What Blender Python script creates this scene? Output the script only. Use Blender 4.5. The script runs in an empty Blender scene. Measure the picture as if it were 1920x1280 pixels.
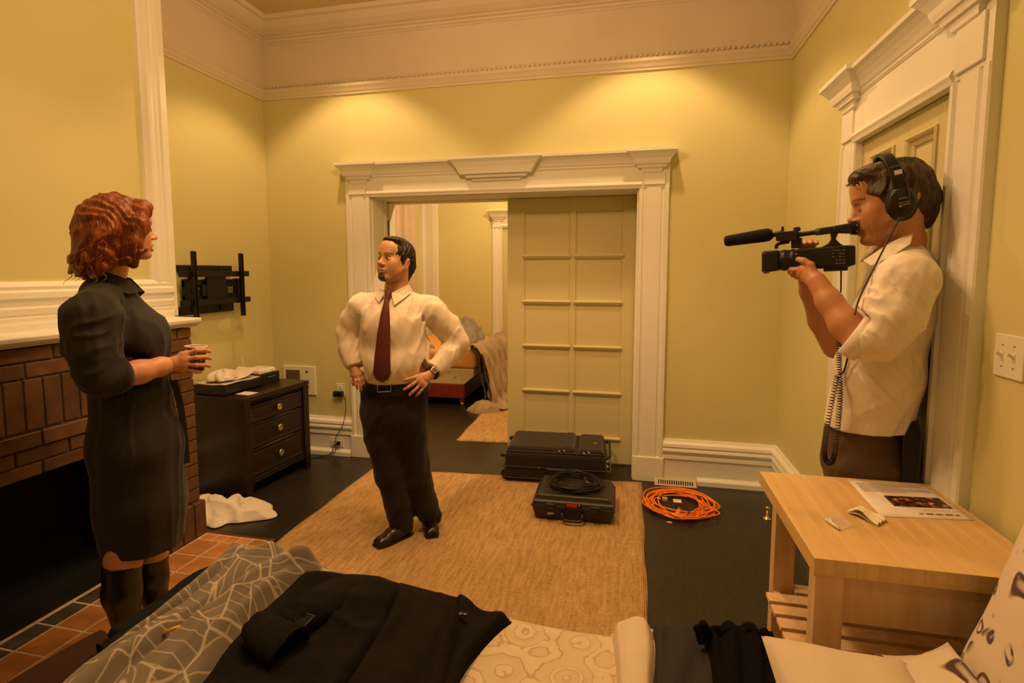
import bpy, math, random
import numpy as np
from math import sin, cos, pi, radians, sqrt
from mathutils import Vector, Matrix

SC = bpy.context.scene
COL = SC.collection
random.seed(7)

# ------------------------------------------------------------------ camera
S = 1.53                                   # camera height above the floor
FPX, PPY = 1002.446, 600.2255              # focal length and principal row for 1920x1280
PITCH, YAW = -0.0905, -0.2217
CAM = Vector((1.9497 * S, -2.5887 * S, S))
W = 2.6033 * S                             # room width: left wall x=0, right wall x=W, back wall y=0
DIR = Vector((sin(YAW) * cos(PITCH), cos(YAW) * cos(PITCH), sin(PITCH)))
RGT = DIR.cross(Vector((0, 0, 1))).normalized()
UPV = RGT.cross(DIR)
cam_data = bpy.data.cameras.new('camera')
cam = bpy.data.objects.new('camera', cam_data)
COL.objects.link(cam)
cam.matrix_world = Matrix((
    (RGT.x, UPV.x, -DIR.x, CAM.x), (RGT.y, UPV.y, -DIR.y, CAM.y),
    (RGT.z, UPV.z, -DIR.z, CAM.z), (0, 0, 0, 1)))
cam_data.sensor_width = 36.0
cam_data.lens = FPX / 1920 * 36.0
cam_data.shift_y = -(640 - PPY) / 1920
cam_data.clip_start = 0.05
SC.camera = cam

# ------------------------------------------------------------------ world, lamps and added fill, exposure
world = bpy.data.worlds.new('world')
SC.world = world
world.use_nodes = True
world.node_tree.nodes['Background'].inputs[0].default_value = (1.0, 0.72, 0.42, 1)
world.node_tree.nodes['Background'].inputs[1].default_value = 0.02
SC.view_settings.view_transform = 'Standard'
SC.view_settings.look = 'None'
SC.view_settings.gamma = 1.0
SC.view_settings.use_curve_mapping = False
SC.view_settings.exposure = 0.12
WARM = (1.0, 0.578, 0.262)
ZC = 3.49                                   # ceiling height

def spot(name, x, y, power, size=140, blend=0.55, z=None, rad=0.045, aim=(0, 0, -1), col=WARM):
    l = bpy.data.lights.new(name, 'SPOT')
    l.energy = power; l.color = col; l.spot_size = radians(size); l.spot_blend = blend
    l.shadow_soft_size = rad
    o = bpy.data.objects.new(name, l); COL.objects.link(o)
    o.location = (x, y, ZC - 0.03 if z is None else z)
    o.rotation_euler = Vector(aim).to_track_quat('-Z', 'Y').to_euler()
    return o
for i, (x, y, p, s) in enumerate((
        (0.864, -0.595, 60, 104), (3.054, -0.59, 62, 104),
        (1.90, -2.35, 52, 116), (2.95, -1.75, 34, 104), (2.0, -1.35, 42, 96),  # last one is an added fill brightening rug, casing and lower back wall
        (1.05, -4.5, 14, 140), (3.05, -4.5, 10, 140),
        (2.2, 1.3, 185, 150), (0.9, 2.6, 60, 140))):
    spot('downlight_or_fill', x, y, p, s, blend=.35)
pl = bpy.data.lights.new('fill_light', 'POINT'); pl.energy = 52; pl.color = WARM; pl.shadow_soft_size = .14  # soft unseen fill, added to brighten the frieze and walls; no fixture there
po_ = bpy.data.objects.new('fill_light', pl); COL.objects.link(po_); po_.location = (2.1, -1.95, 3.0)

# ------------------------------------------------------------------ pixel helpers (1920x1280 frame)
def ray(u, v):
    return DIR + RGT * ((u - 960) / FPX) - UPV * ((v - PPY) / FPX)
def hit(u, v, ax, val):
    q = ray(u, v); return CAM + q * ((val - CAM[ax]) / q[ax])
def fl(u, v, z=0.0): return hit(u, v, 2, z)
def bk(u, v, y=0.0): return hit(u, v, 1, y)
def sd(u, v, x): return hit(u, v, 0, x)

# ------------------------------------------------------------------ materials
def lin(c):
    c = c / 255.0
    return c / 12.92 if c <= 0.04045 else ((c + 0.055) / 1.055) ** 2.4
LREF = (0.94, 0.585, 0.245)                # the tint of the lamps: turns seen colours into surface colours
def ph(r, g, b, k=1.0):
    return tuple(min(0.9, max(0.002, lin(c) / l * k)) for c, l in zip((r, g, b), LREF))
MATS = {}
def M(name, col, rough=0.6, metal=0.0, spec=0.4, var=0.0, vscale=6.0, bump=0.0, bscale=80.0, col2=None,
      stretch=(1, 1, 1), sheen=0.0, coat=0.0, trans=0.0, emit=None, objrand=0.0, bdist=0.004, detail=4, sss=0.0):
    if name in MATS: return MATS[name]
    m = bpy.data.materials.new(name); m.use_nodes = True
    nt = m.node_tree; b = nt.nodes['Principled BSDF']; lk = nt.links.new
    b.inputs['Base Color'].default_value = (*col, 1)
    b.inputs['Roughness'].default_value = rough; b.inputs['Metallic'].default_value = metal
    b.inputs['Specular IOR Level'].default_value = spec
    b.inputs['Sheen Weight'].default_value = sheen; b.inputs['Coat Weight'].default_value = coat
    b.inputs['Transmission Weight'].default_value = trans
    if sss: b.inputs['Subsurface Weight'].default_value = sss; b.inputs['Subsurface Radius'].default_value = (.012, .005, .003)
    if emit:
        b.inputs['Emission Color'].default_value = (*emit[:3], 1); b.inputs['Emission Strength'].default_value = emit[3]
    tc = mp = None
    if var or bump or col2:
        tc = nt.nodes.new('ShaderNodeTexCoord'); mp = nt.nodes.new('ShaderNodeMapping')
        mp.inputs['Scale'].default_value = stretch; lk(tc.outputs['Object'], mp.inputs['Vector'])
    if var or col2:
        n = nt.nodes.new('ShaderNodeTexNoise'); n.inputs['Scale'].default_value = vscale; n.inputs['Detail'].default_value = detail
        lk(mp.outputs[0], n.inputs['Vector'])
        rp = nt.nodes.new('ShaderNodeValToRGB'); lk(n.outputs['Fac'], rp.inputs[0])
        c2 = col2 or tuple(c * (1 - var) for c in col); c1 = col if col2 else tuple(min(.95, c * (1 + var)) for c in col)
        rp.color_ramp.elements[0].position = 0.3; rp.color_ramp.elements[1].position = 0.7
        rp.color_ramp.elements[0].color = (*c2, 1); rp.color_ramp.elements[1].color = (*c1, 1)
        out = rp.outputs[0]
        if objrand:
            oi = nt.nodes.new('ShaderNodeObjectInfo'); hs = nt.nodes.new('ShaderNodeHueSaturation')
            mr = nt.nodes.new('ShaderNodeMapRange'); mr.inputs[3].default_value = 1 - objrand; mr.inputs[4].default_value = 1 + objrand
            lk(oi.outputs['Random'], mr.inputs[0]); lk(mr.outputs[0], hs.inputs['Value']); lk(out, hs.inputs['Color']); out = hs.outputs[0]
        lk(out, b.inputs['Base Color'])
    if bump:
        n2 = nt.nodes.new('ShaderNodeTexNoise'); n2.inputs['Scale'].default_value = bscale; n2.inputs['Detail'].default_value = 6
        lk(mp.outputs[0], n2.inputs['Vector'])
        bp = nt.nodes.new('ShaderNodeBump'); bp.inputs['Strength'].default_value = bump; bp.inputs['Distance'].default_value = bdist
        lk(n2.outputs['Fac'], bp.inputs['Height']); lk(bp.outputs[0], b.inputs['Normal'])
    MATS[name] = m
    return m

# ------------------------------------------------------------------ objects
XF = [Matrix.Identity(4)]
class xf:
    def __init__(s, m): s.m = m
    def __enter__(s): XF.append(XF[-1] @ s.m)
    def __exit__(s, *a): XF.pop()
def place(x, y, z=0, rz=0): return Matrix.Translation((x, y, z)) @ Matrix.Rotation(rz, 4, 'Z')

def tag(o, label=None, cat=None, group=None, kind=None):
    if label: o['label'] = label
    if cat: o['category'] = cat
    if group: o['group'] = group
    if kind: o['kind'] = kind
    return o
def thing(name, label, cat, loc, group=None):
    o = bpy.data.objects.new(name, None); COL.objects.link(o)
    o.location = XF[-1] @ Vector(loc); o.empty_display_size = 0.1
    return tag(o, label, cat, group)
def base_of(o):
    v = Vector((0, 0, 0))
    while o is not None: v += o.location; o = o.parent
    return v
def mo(name, verts, faces, mat, parent=None, smooth=False, origin=None, mats=None, fmat=None, label=None):
    """one mesh object from world-space vertices (through the transform stack)"""
    m = XF[-1]
    v = np.asarray(verts, dtype=float).reshape(-1, 3)
    R = np.array(m.to_3x3()); t = np.array(m.translation)
    v = v @ R.T + t
    lo, hi = v.min(0), v.max(0)
    org = np.array([(lo[0] + hi[0]) / 2, (lo[1] + hi[1]) / 2, lo[2]]) if origin is None else np.array(m @ Vector(origin))
    me = bpy.data.meshes.new(name)
    me.from_pydata((v - org).tolist(), [], faces if isinstance(faces, list) else faces.tolist())
    for mm in (mats or [mat]): me.materials.append(mm)
    if fmat is not None: me.polygons.foreach_set('material_index', np.asarray(fmat, dtype=np.int32))
    if smooth: me.polygons.foreach_set('use_smooth', [True] * len(me.polygons))
    me.update()
    o = bpy.data.objects.new(name, me); COL.objects.link(o)
    if parent is not None:
        o.parent = parent; o.location = Vector(org) - base_of(parent)
    else: o.location = org
    if label: o['label'] = label
    return o
def bev(o, w, seg=2, ang=40):
    if w:
        b = o.modifiers.new('bevel', 'BEVEL'); b.width = w; b.segments = seg; b.limit_method = 'ANGLE'; b.angle_limit = radians(ang)
        b.harden_normals = False
    return o
BOXF = [(0, 3, 2, 1), (4, 5, 6, 7), (0, 1, 5, 4), (1, 2, 6, 5), (2, 3, 7, 6), (3, 0, 4, 7)]
def boxv(x0, x1, y0, y1, z0, z1):
    return [(x0, y0, z0), (x1, y0, z0), (x1, y1, z0), (x0, y1, z0), (x0, y0, z1), (x1, y0, z1), (x1, y1, z1), (x0, y1, z1)]
def box(name, x0, x1, y0, y1, z0, z1, mat, parent=None, b=0.0, label=None, seg=2):
    return bev(mo(name, boxv(min(x0, x1), max(x0, x1), min(y0, y1), max(y0, y1), min(z0, z1), max(z0, z1)), BOXF, mat, parent, label=label), b, seg)
class MB:
    """collects shapes for ONE mesh"""
    def __init__(s): s.v = []; s.f = []
    def add(s, v, f):
        n = len(s.v); s.v += [tuple(p) for p in v]; s.f += [tuple(i + n for i in q) for q in f]; return s
    def box(s, *a): return s.add(boxv(*a), BOXF)
    def loft(s, secs, cap=True, close=False):
        v = [p for q in secs for p in q]; n = len(secs[0]); f = []
        m = len(secs)
        for i in range(m if close else m - 1):
            a, b = i * n, ((i + 1) % m) * n
            f += [(a + j, a + (j + 1) % n, b + (j + 1) % n, b + j) for j in range(n)]
        if cap and not close: f += [tuple(range(n))[::-1], tuple(range((m - 1) * n, m * n))]
        return s.add(v, f)
    def tube(s, pts, r, res=8, cap=True, close=False):
        pts = [Vector(p) for p in pts]; n = len(pts)
        rs = r if isinstance(r, (list, tuple)) else [r] * n
        secs = []; nrm = None
        for i, p in enumerate(pts):
            a = pts[(i - 1) % n] if (close or i) else p; c = pts[(i + 1) % n] if (close or i < n - 1) else p
            t = (c - a).normalized()
            if nrm is None:
                nrm = t.orthogonal().normalized()
            nrm = (nrm - t * nrm.dot(t))
            nrm = nrm.normalized() if nrm.length > 1e-6 else t.orthogonal().normalized()
            bn = t.cross(nrm)
            secs.append([p + (nrm * cos(2 * pi * k / res) + bn * sin(2 * pi * k / res)) * rs[i] for k in range(res)])
        return s.loft(secs, cap, close)
    def lathe(s, prof, c, ax=(0, 0, 1), res=24):
        q = Vector((0, 0, 1)).rotation_difference(Vector(ax)); c = Vector(c)
        secs = [[c + q @ Vector((max(r, 1e-5) * cos(2 * pi * k / res), max(r, 1e-5) * sin(2 * pi * k / res), h)) for k in range(res)] for r, h in prof]
        return s.loft(secs, True)
    def obj(s, name, mat, parent=None, b=0.0, smooth=False, label=None, **k):
        return bev(mo(name, s.v, s.f, mat, parent, smooth=smooth, label=label, **k), b)
def smoothpts(pts, n=8, close=False):
    """Catmull-Rom through pts"""
    P = [Vector(p) for p in pts]; out = []; m = len(P)
    rng = range(m) if close else range(m - 1)
    for i in rng:
        p0, p1, p2, p3 = (P[(i - 1) % m] if close or i else P[i]), P[i], P[(i + 1) % m], (P[(i + 2) % m] if close or i + 2 < m else P[-1])
        for k in range(n):
            t = k / n
            out.append(0.5 * ((2 * p1) + (p2 - p0) * t + (2 * p0 - 5 * p1 + 4 * p2 - p3) * t * t + (3 * p1 - p0 - 3 * p2 + p3) * t ** 3))
    if not close: out.append(P[-1])
    return out
def sweep(name, prof, path, mat, parent=None, closed=False, smooth=False, b=0.0, label=None):
    """sweep a profile [(out, z)] along a 2D path with mitred corners; 'out' is to the right of travel"""
    n = len(path); secs = []
    for i in range(n):
        p = Vector(path[i])
        d0 = (p - Vector(path[i - 1])).normalized() if (i or closed) else None
        d1 = (Vector(path[(i + 1) % n]) - p).normalized() if (i < n - 1 or closed) else None
        d0 = d0 or d1; d1 = d1 or d0
        n0 = Vector((d0.y, -d0.x)); n1 = Vector((d1.y, -d1.x)); mm = (n0 + n1).normalized()
        k = 1 / max(0.2, mm.dot(n0))
        secs.append([(p.x + mm.x * k * o, p.y + mm.y * k * o, z) for o, z in prof])
    return MB().loft(secs, True, closed).obj(name, mat, parent, b, smooth, label)
def prism(name, poly, z0, z1, mat, parent=None, b=0.0, label=None, smooth=False):
    return MB().loft([[(x, y, z0) for x, y in poly], [(x, y, z1) for x, y in poly]]).obj(name, mat, parent, b, smooth, label)
def struct(o): o['kind'] = 'structure'; return o
def vnoise(p, seed=0, f=1.0, n=5):
    """cheap smooth noise: a few random sines, roughly -1..1; p is (...,3)"""
    rng = np.random.RandomState(seed); out = np.zeros(p.shape[:-1])
    for i in range(n):
        k = rng.normal(size=3); k = k / np.linalg.norm(k) * f * rng.uniform(.6, 1.7); ph_ = rng.uniform(0, 6.28)
        out += np.sin(p @ k + ph_ + 1.3 * np.sin(p @ (rng.normal(size=3) * f * .6) + rng.uniform(0, 6)))
    return out / n * 1.4
def text(name, s, size, mat, parent, m4, extr=0.0003, align='CENTER'):
    c = bpy.data.curves.new(name, 'FONT'); c.body = s; c.size = size; c.extrude = extr; c.align_x = align
    t = bpy.data.objects.new(name, c); COL.objects.link(t)
    bpy.context.view_layer.update()
    me = bpy.data.meshes.new_from_object(t.evaluated_get(bpy.context.evaluated_depsgraph_get()))
    bpy.data.objects.remove(t)
    v = np.array([list(m4 @ x.co) for x in me.vertices]); f = [tuple(p.vertices) for p in me.polygons]
    bpy.data.meshes.remove(me)
    return mo(name, v, f, mat, parent)
# ================================================================== THE ROOM
m_wall = M('wall_paint', ph(206, 163, 78), 0.62, var=0.02, vscale=1.5, bump=0.05, bscale=160)
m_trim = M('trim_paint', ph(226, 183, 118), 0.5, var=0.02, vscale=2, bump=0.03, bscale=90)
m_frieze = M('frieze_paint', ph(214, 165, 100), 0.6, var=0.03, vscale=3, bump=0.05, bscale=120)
m_door = M('door_paint', ph(206, 160, 80, .95), 0.5, var=0.02, vscale=2, bump=0.03, bscale=70)
m_ceil = M('ceiling_paint', ph(200, 150, 75), 0.7, var=0.02)
m_floor = M('ebony_floor', (.020, .015, .012), 0.34, var=0.35, vscale=9, bump=0.12, bscale=45, stretch=(8, 1, 1), spec=0.45, bdist=.002)
m_black = M('black_metal', (.008, .007, .006), 0.45, spec=0.4)
m_brass = M('brass', (.75, .5, .22), 0.3, metal=1.0)
m_steel = M('steel', (.6, .58, .55), 0.28, metal=1.0)

M_YZ = Matrix(((0, 0, 1, 0), (1, 0, 0, 0), (0, 1, 0, 0), (0, 0, 0, 1)))            # local x,y,z -> Y,Z,X
M_XZ = Matrix(((1, 0, 0, 0), (0, 0, -1, 0), (0, 1, 0, 0), (0, 0, 0, 1)))           # local x,y,z -> X,Z,-Y
def frame(name, x0, x1, y0, y1, prof, m4, mat, parent=None, label=None):
    with xf(m4):
        return sweep(name, prof, [(x0, y0), (x0, y1), (x1, y1), (x1, y0)], mat, parent, True, label=label)

YF, Y2 = -5.4, 3.30                        # wall behind the camera, far wall of the next room
WT = 0.42                                  # thickness of the wall with the pocket doors
OX0, OX1, OZ = 0.944, 3.013, 2.12          # the opening
struct(box('floor', -.3, W + .3, YF - .1, Y2 + .1, -.1, 0, m_floor))
struct(box('ceiling', -.3, W + .3, YF - .1, Y2 + .1, ZC, ZC + .1, m_ceil))
struct(box('wall_left', -.15, 0, YF, 0, 0, ZC, m_wall))
b = MB()
for y0, y1 in ((0, .235), (.31, WT)):
    b.box(-.15, OX0, y0, y1, 0, ZC).box(OX1, W + .15, y0, y1, 0, ZC)
b.box(OX0, OX1, 0, WT, OZ, ZC).box(-.15, 0, .235, .31, 0, ZC).box(W, W + .15, .235, .31, 0, ZC)
struct(b.obj('wall_back', m_wall))
DY0, DY1 = -1.945, -1.20                   # door in the right wall
b = MB().box(W, W + .15, YF, DY0, 0, ZC).box(W, W + .15, DY1, 0, 0, ZC).box(W, W + .15, DY0, DY1, 2.12, ZC)
struct(b.obj('wall_right', m_wall))
struct(box('wall_front', -.15, W + .15, YF - .1, YF, 0, ZC, m_wall))
# the next room
struct(box('wall_next_room_left', -.15, 0, WT, Y2, 0, ZC, m_wall))
struct(box('wall_next_room_back', -.15, W + .15, Y2, Y2 + .1, 0, ZC, m_wall))
struct(box('wall_next_room_right', W, W + .15, WT, Y2, 0, ZC, m_wall))

# mouldings round the top of the room
path = [(0, -1.355), (0, 0), (W, 0), (W, YF)]
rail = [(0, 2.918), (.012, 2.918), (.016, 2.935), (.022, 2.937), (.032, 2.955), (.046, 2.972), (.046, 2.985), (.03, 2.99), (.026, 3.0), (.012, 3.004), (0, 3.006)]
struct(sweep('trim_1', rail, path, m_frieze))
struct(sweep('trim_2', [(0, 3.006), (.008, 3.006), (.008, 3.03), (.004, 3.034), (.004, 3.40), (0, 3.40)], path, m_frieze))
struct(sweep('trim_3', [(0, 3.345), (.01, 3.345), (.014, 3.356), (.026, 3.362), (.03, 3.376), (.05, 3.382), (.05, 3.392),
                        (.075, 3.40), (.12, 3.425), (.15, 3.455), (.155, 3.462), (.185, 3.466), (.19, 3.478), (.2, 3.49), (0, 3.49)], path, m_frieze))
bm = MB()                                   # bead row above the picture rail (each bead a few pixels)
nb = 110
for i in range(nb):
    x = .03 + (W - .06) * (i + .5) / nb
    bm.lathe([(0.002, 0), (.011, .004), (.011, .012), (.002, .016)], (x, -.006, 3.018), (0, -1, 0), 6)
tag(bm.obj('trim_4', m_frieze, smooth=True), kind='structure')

# baseboards: tall, stepped
BASE = [(0, 0), (.022, 0), (.022, .175), (.034, .182), (.031, .2), (.026, .213), (.036, .223), (.044, .24), (.04, .254), (.028, .262), (.04, .272), (.036, .292), (.018, .308), (.012, .322), (0, .322)]
SHOE = [(.018, 0), (.046, 0), (.046, .032), (.036, .044), (.026, .05), (.022, .058), (.018, .058)]
b1 = struct(sweep('baseboard_left', BASE, [(0, -1.355), (0, 0), (.738, 0)], m_trim))
sweep('shoe_moulding', SHOE, [(0, -1.355), (0, 0), (.725, 0)], m_trim, b1)
b2 = struct(sweep('baseboard_right', BASE, [(3.22, 0), (W, 0), (W, -1.02)], m_trim))
sweep('shoe_moulding', SHOE, [(3.46, 0), (W, 0), (W, -1.02)], m_trim, b2)
b3 = struct(sweep('baseboard_near_right', BASE, [(W, -2.15), (W, YF)], m_trim))
struct(sweep('baseboard_next_room', BASE, [(0, WT), (0, Y2), (W, Y2)], m_trim))

# door surrounds with stepped caps
def wallstack(name, levels, cx, mat, parent):
    return MB().loft([[(cx - h, -p, z), (cx + h, -p, z), (cx + h, .0, z), (cx - h, .0, z)] for z, h, p in levels]).obj(name, mat, parent)
CAP = [(2.212, .055, .036), (2.222, .066, .046), (2.248, .074, .05), (2.250, .094, .06), (2.272, .103, .066), (2.274, .118, .074), (2.292, .124, .08),
       (2.31, .13, .084), (2.335, .148, .1), (2.352, .163, .116), (2.354, .17, .12), (2.374, .17, .12)]
KEY = [(2.202, .172, .03), (2.206, .18, .046), (2.226, .196, .05), (2.227, .226, .07), (2.25, .24, .075), (2.251, .27, .092), (2.272, .28, .096),
       (2.300, .298, .102), (2.332, .322, .115), (2.35, .340, .128), (2.352, .352, .133), (2.372, .352, .133)]
def surround(name, x0, x1, pw0, pw1, ztop, kscale, kc, dz=0.0, cap_s=1.0):
    """door surround on the wall y=0 facing -y; x0..x1 outer edges, pw pilaster widths"""
    fr = struct(box(name, x0, x1, -.03, 0, ztop, 2.31 + dz, m_trim))
    for a, wd in ((x0, pw0), (x1 - pw1, pw1)):
        q = wd / .206
        prof = [(0, 0), (0, .028), (.004, .034), (.026, .036), (.032, .026), (.046, .022), (.056, .032), (.15, .032), (.158, .022), (.172, .026), (.18, .036), (.202, .034), (.206, .028), (.206, 0)]
        prism('pilaster', [(a + x * q, -o) for x, o in prof], .18, ztop, m_trim, fr)
        box('base_block', a - .006, a + wd + .006, -.042, 0, 0, .183, m_trim, fr, .004)
        box('capital_block', a + .03 * q, a + wd - .03 * q, -.04, 0, 2.135, 2.222 + dz, m_trim, fr, .003)
        wallstack('cap', [(z + dz, h * cap_s, p) for z, h, p in CAP], a + wd / 2 + (.02 if a == x0 else -.02) * 1, m_trim, fr)
    # lintel mouldings and cornice between the caps
    i0, i1 = x0 + pw0, x1 - pw1
    with xf(Matrix.Identity(4)):
        MB().loft([[(i, -o, z) for o, z in ((0, ztop - .006), (.036, ztop - .006), (.04, ztop + .008), (.046, ztop + .02), (.042, ztop + .032), (.034, ztop + .04), (0, ztop + .04))] for i in (i0 - .02, i1 + .02)]).obj('lintel_moulding', m_trim, fr)
        MB().loft([[(i, -o, z + dz) for o, z in ((0, 2.262), (.033, 2.262), (.04, 2.272), (.036, 2.28), (.044, 2.288), (.05, 2.305), (.062, 2.325), (.08, 2.342), (.098, 2.35), (.1, 2.366), (0, 2.366))] for i in (x0 + .03, x1 - .03)]).obj('cornice', m_trim, fr)
        if kscale:
            wallstack('keystone', [(z + dz, h * kscale, p) for z, h, p in KEY], kc, m_trim, fr)
    return fr
surround('trim_5', .738, 3.22, .206, .207, OZ, 1.0, 1.98)
with xf(place(W, 0, 0, -pi / 2)):
    surround('trim_6', 1.02, 2.145, .18, .2, 2.12, 0, 1.58, dz=.05, cap_s=1.05)
# jamb linings of the pocket opening
jl = struct(box('trim_7', OX0 - .002, OX0 + .012, .0, .235, 0, OZ, m_trim, None, .003))
box('jamb_bead', OX0, OX0 + .02, .195, .235, 0, OZ, m_trim, jl, .004)
struct(box('trim_8', OX1 - .012, OX1 + .002, .0, .235, 0, OZ, m_trim, None, .003))
struct(box('trim_9', OX0, OX1, .0, .235, OZ - .012, OZ + .002, m_trim, None, .003))
struct(box('trim_10', OX0, OX1, .31, WT, OZ - .012, OZ + .002, m_trim, None, .003))
struct(box('trim_11', OX0 - .002, OX0 + .01, .31, WT, 0, OZ, m_trim, None, .003))

# right pocket door, pulled half across: ten panels, each with a heavy ledge below
DX0, DX1 = 1.998, 3.06
LZ = [1.99, 1.654, 1.292, .937, .573, .208]
PX = [(2.135, 2.50), (2.545, 2.902)]
d1 = struct(box('door_1', DX0, DX1, .262, .30, .012, 2.105, m_door, None, .002))
for a, c in ((DX0, PX[0][0]), (PX[0][1], PX[1][0]), (PX[1][1], DX1)):
    box('stile', a, c, .25, .264, .012, 2.105, m_door, d1, .0015)
for a, c in PX:
    box('rail', a, c, .25, .264, LZ[0] + .004, 2.105, m_door, d1, .0015)
    box('rail', a, c, .25, .264, .012, LZ[5] - .012, m_door, d1, .0015)
    for i in range(5):
        z1, z0 = LZ[i] - (.022 if i else 0), LZ[i + 1]
        box('panel', a + .012, c - .012, .258, .264, z0 + .006, z1 - .012, m_door, d1, .001)
        frame('panel_moulding', a - .001, c + .001, z0, z1, [(0, 0), (0, .003), (.008, .006), (.014, .002), (.014, 0)],
              Matrix.Translation((0, .262, 0)) @ M_XZ, m_door, d1)
        MB().loft([[(x, .264 - o, z0 + h) for o, h in ((0, -.026), (.012, -.026), (.022, -.016), (.032, .0), (.03, .008), (.014, .012), (0, .014))] for x in (a - .012, c + .008)]).obj('panel_ledge', m_door, d1)
# left pocket door: only its edge shows
d2 = struct(box('door_2', -.1, OX0 + .016, .25, .295, .012, 2.105, m_door, None, .002))
box('lock_plate', OX0 + .015, OX0 + .019, .256, .282, 1.83, 1.96, m_black, d2, .001)

# panelled door in the right wall
with xf(place(W, 0, 0, -pi / 2)):
    d3 = struct(box('door_3', -DY1, -DY0, .022, .06, .01, 2.115, m_door, None, .002))
    ya, yb, yc, yd, ye, yf_ = 1.20, 1.295, 1.51, 1.605, 1.82, 1.945
    for a, c in ((ya, yb), (yc, yd), (ye, yf_)):
        box('stile', a, c, .004, .024, .01, 2.115, m_door, d3, .0015)
    for a, c in ((yb, yc), (yd, ye)):
        for z0, z1 in ((2.03, 2.115), (.86, 1.02), (.01, .24)):
            box('rail', a, c, .004, .024, z0, z1, m_door, d3, .0015)
        for z0, z1 in ((1.02, 2.03), (.24, .86)):
            frame('panel_moulding', a, c, z0, z1, [(0, 0), (0, .024), (.006, .03), (.014, .024), (.02, .012), (.034, .008), (.036, 0)],
                  Matrix.Translation((0, .022, 0)) @ M_XZ, m_door, d3)
            box('panel', a + .05, c - .05, .012, .024, z0 + .05, z1 - .05, m_door, d3, .006)

# chimney breast with framed overmantel
BX, BY = .387, -1.355
wb = struct(MB().box(0, BX, -1.68, BY, 0, ZC).box(0, BX, -3.55, -2.84, 0, ZC).box(0, BX, -2.84, -1.68, .72, ZC).obj('wall_chimney_breast', m_wall))
OMF = [(0, 0), (0, .012), (.01, .02), (.03, .022), (.036, .03), (.06, .034), (.07, .026), (.085, .028), (.1, .022), (.118, .03), (.135, .028), (.15, .016), (.165, .012), (.17, 0)]
struct(frame('trim_12', -3.5, BY + .001, 1.27, 3.19, OMF, Matrix.Translation((BX, 0, 0)) @ M_YZ, m_trim))
om = [(0, 1.27), (.03, 1.27), (.034, 1.30), (.028, 1.335), (.036, 1.345), (.04, 1.37), (.03, 1.38), (.034, 1.40), (.046, 1.415), (.044, 1.44), (.028, 1.45), (.03, 1.465), (.018, 1.482), (.012, 1.487), (0, 1.487)]
struct(MB().loft([[(BX + o, y, z) for o, z in om] for y in (-3.48, BY - .045)]).obj('trim_13', m_trim))

# fireplace of single bricks
m_brick = M('brown_brick', (.125, .058, .026), 0.55, var=0.25, vscale=14, bump=0.25, bscale=60, objrand=.28, spec=.45)
m_mortar = M('mortar', (.12, .075, .045), 0.9, var=.2)
m_soot = M('sooty_firebox', (.006, .005, .004), 0.95, var=.4)
FX = .547; PY = -1.423; FYE = -3.10
fp = thing('fireplace', 'brown brick fireplace with black firebox under a white mantel shelf', 'fireplace', (FX / 2, -2.2, 0))
OPY0, OPY1, OPZ = -1.70, -2.82, .675
mb = MB().box(BX, FX - .008, OPY0, PY - .006, 0, 1.215).box(BX, FX - .008, FYE, OPY1, 0, 1.215).box(BX, FX - .008, OPY1, OPY0, OPZ + .006, 1.215)
mb.obj('mortar_bed', m_mortar, fp)
mb = MB().box(.004, .024, OPY1, OPY0, 0, .7).box(.02, BX, OPY0 - .004, OPY0 + .016, 0, .7).box(.02, BX, OPY1 - .016, OPY1 + .004, 0, .7).box(.02, BX, OPY1, OPY0, .70, .715).box(0.02, .47, OPY1, OPY0, 0.0, .004)
mb.obj('firebox', m_soot, wb)
MB().box(BX, FX - .012, OPY0 - .006, OPY0, 0, OPZ).box(BX, FX - .012, OPY1, OPY1 + .006, 0, OPZ).box(BX, FX - .012, OPY1, OPY0, OPZ, OPZ + .007).obj('firebox_throat', m_soot, fp)
BM = {}
def brick(ly, lz, y, z, depth=.03, proud=0.0, x=None, mat=None, par=None, nm='brick', bw=.003):
    """one brick whose front face is at FX+proud, spanning y..y+ly, z..z+lz"""
    key = (round(ly, 3), round(lz, 3), round(depth, 3), nm)
    if key not in BM:
        o = box(nm, 0, depth, 0, ly, 0, lz, mat or m_brick, par or fp, bw, seg=1); BM[key] = o.data
    else:
        o = bpy.data.objects.new(nm, BM[key]); COL.objects.link(o); o.parent = par or fp; bev(o, bw, 1)
    j = random.uniform(-.0015, .0015)
    o.location = Vector(((FX if x is None else x) + proud - depth / 2 + j, y + ly / 2, z)) - base_of(par or fp)
    return o
J = .008
def course(y0, y1, z, lz, ly, off=0.0, **k):
    y = y1
    first = True
    while y - y0 > .02:
        L = min(ly if not (first and off) else off, y - y0); first = False
        if L > .03: brick(L - J, lz, y - L + J, z, **k)
        y -= L
# courses under the mantel, soldiers, projecting belt, lower soldiers
course(FYE, PY, 1.16, .056, .215, off=.1)
course(FYE, PY, 1.092, .06, .215)
course(FYE, -1.62, .872, .212, .075)
course(FYE, -1.60, .80, .062, .215, proud=.012)
course(FYE, -1.60, .735, .058, .215, off=.1)
course(FYE, -1.60, .675, .053, .215)
z = .216; i = 0
while z < 1.07:                              # right pier
    if z < .66: course(OPY0 + J, PY, z, .064, .215, off=(.1 if i % 2 else 0))
    else: course(-1.61 if z > .86 else -1.60, PY, z, .064, .2, off=(.1 if i % 2 else 0))
    z += .0715; i += 1
z = .216
while z < .66:
    course(FYE, OPY1 - J, z, .064, .215); z += .0715
course(OPY0, PY + .014, .006, .2, .085, proud=.024, depth=.05)      # plinth of soldiers
course(FYE, OPY1, .006, .2, .085, proud=.024, depth=.05)
MB().box(BX, FX + .012, OPY0 + .002, PY + .012, 0, .2).obj('plinth_mortar', m_mortar, fp)
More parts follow.
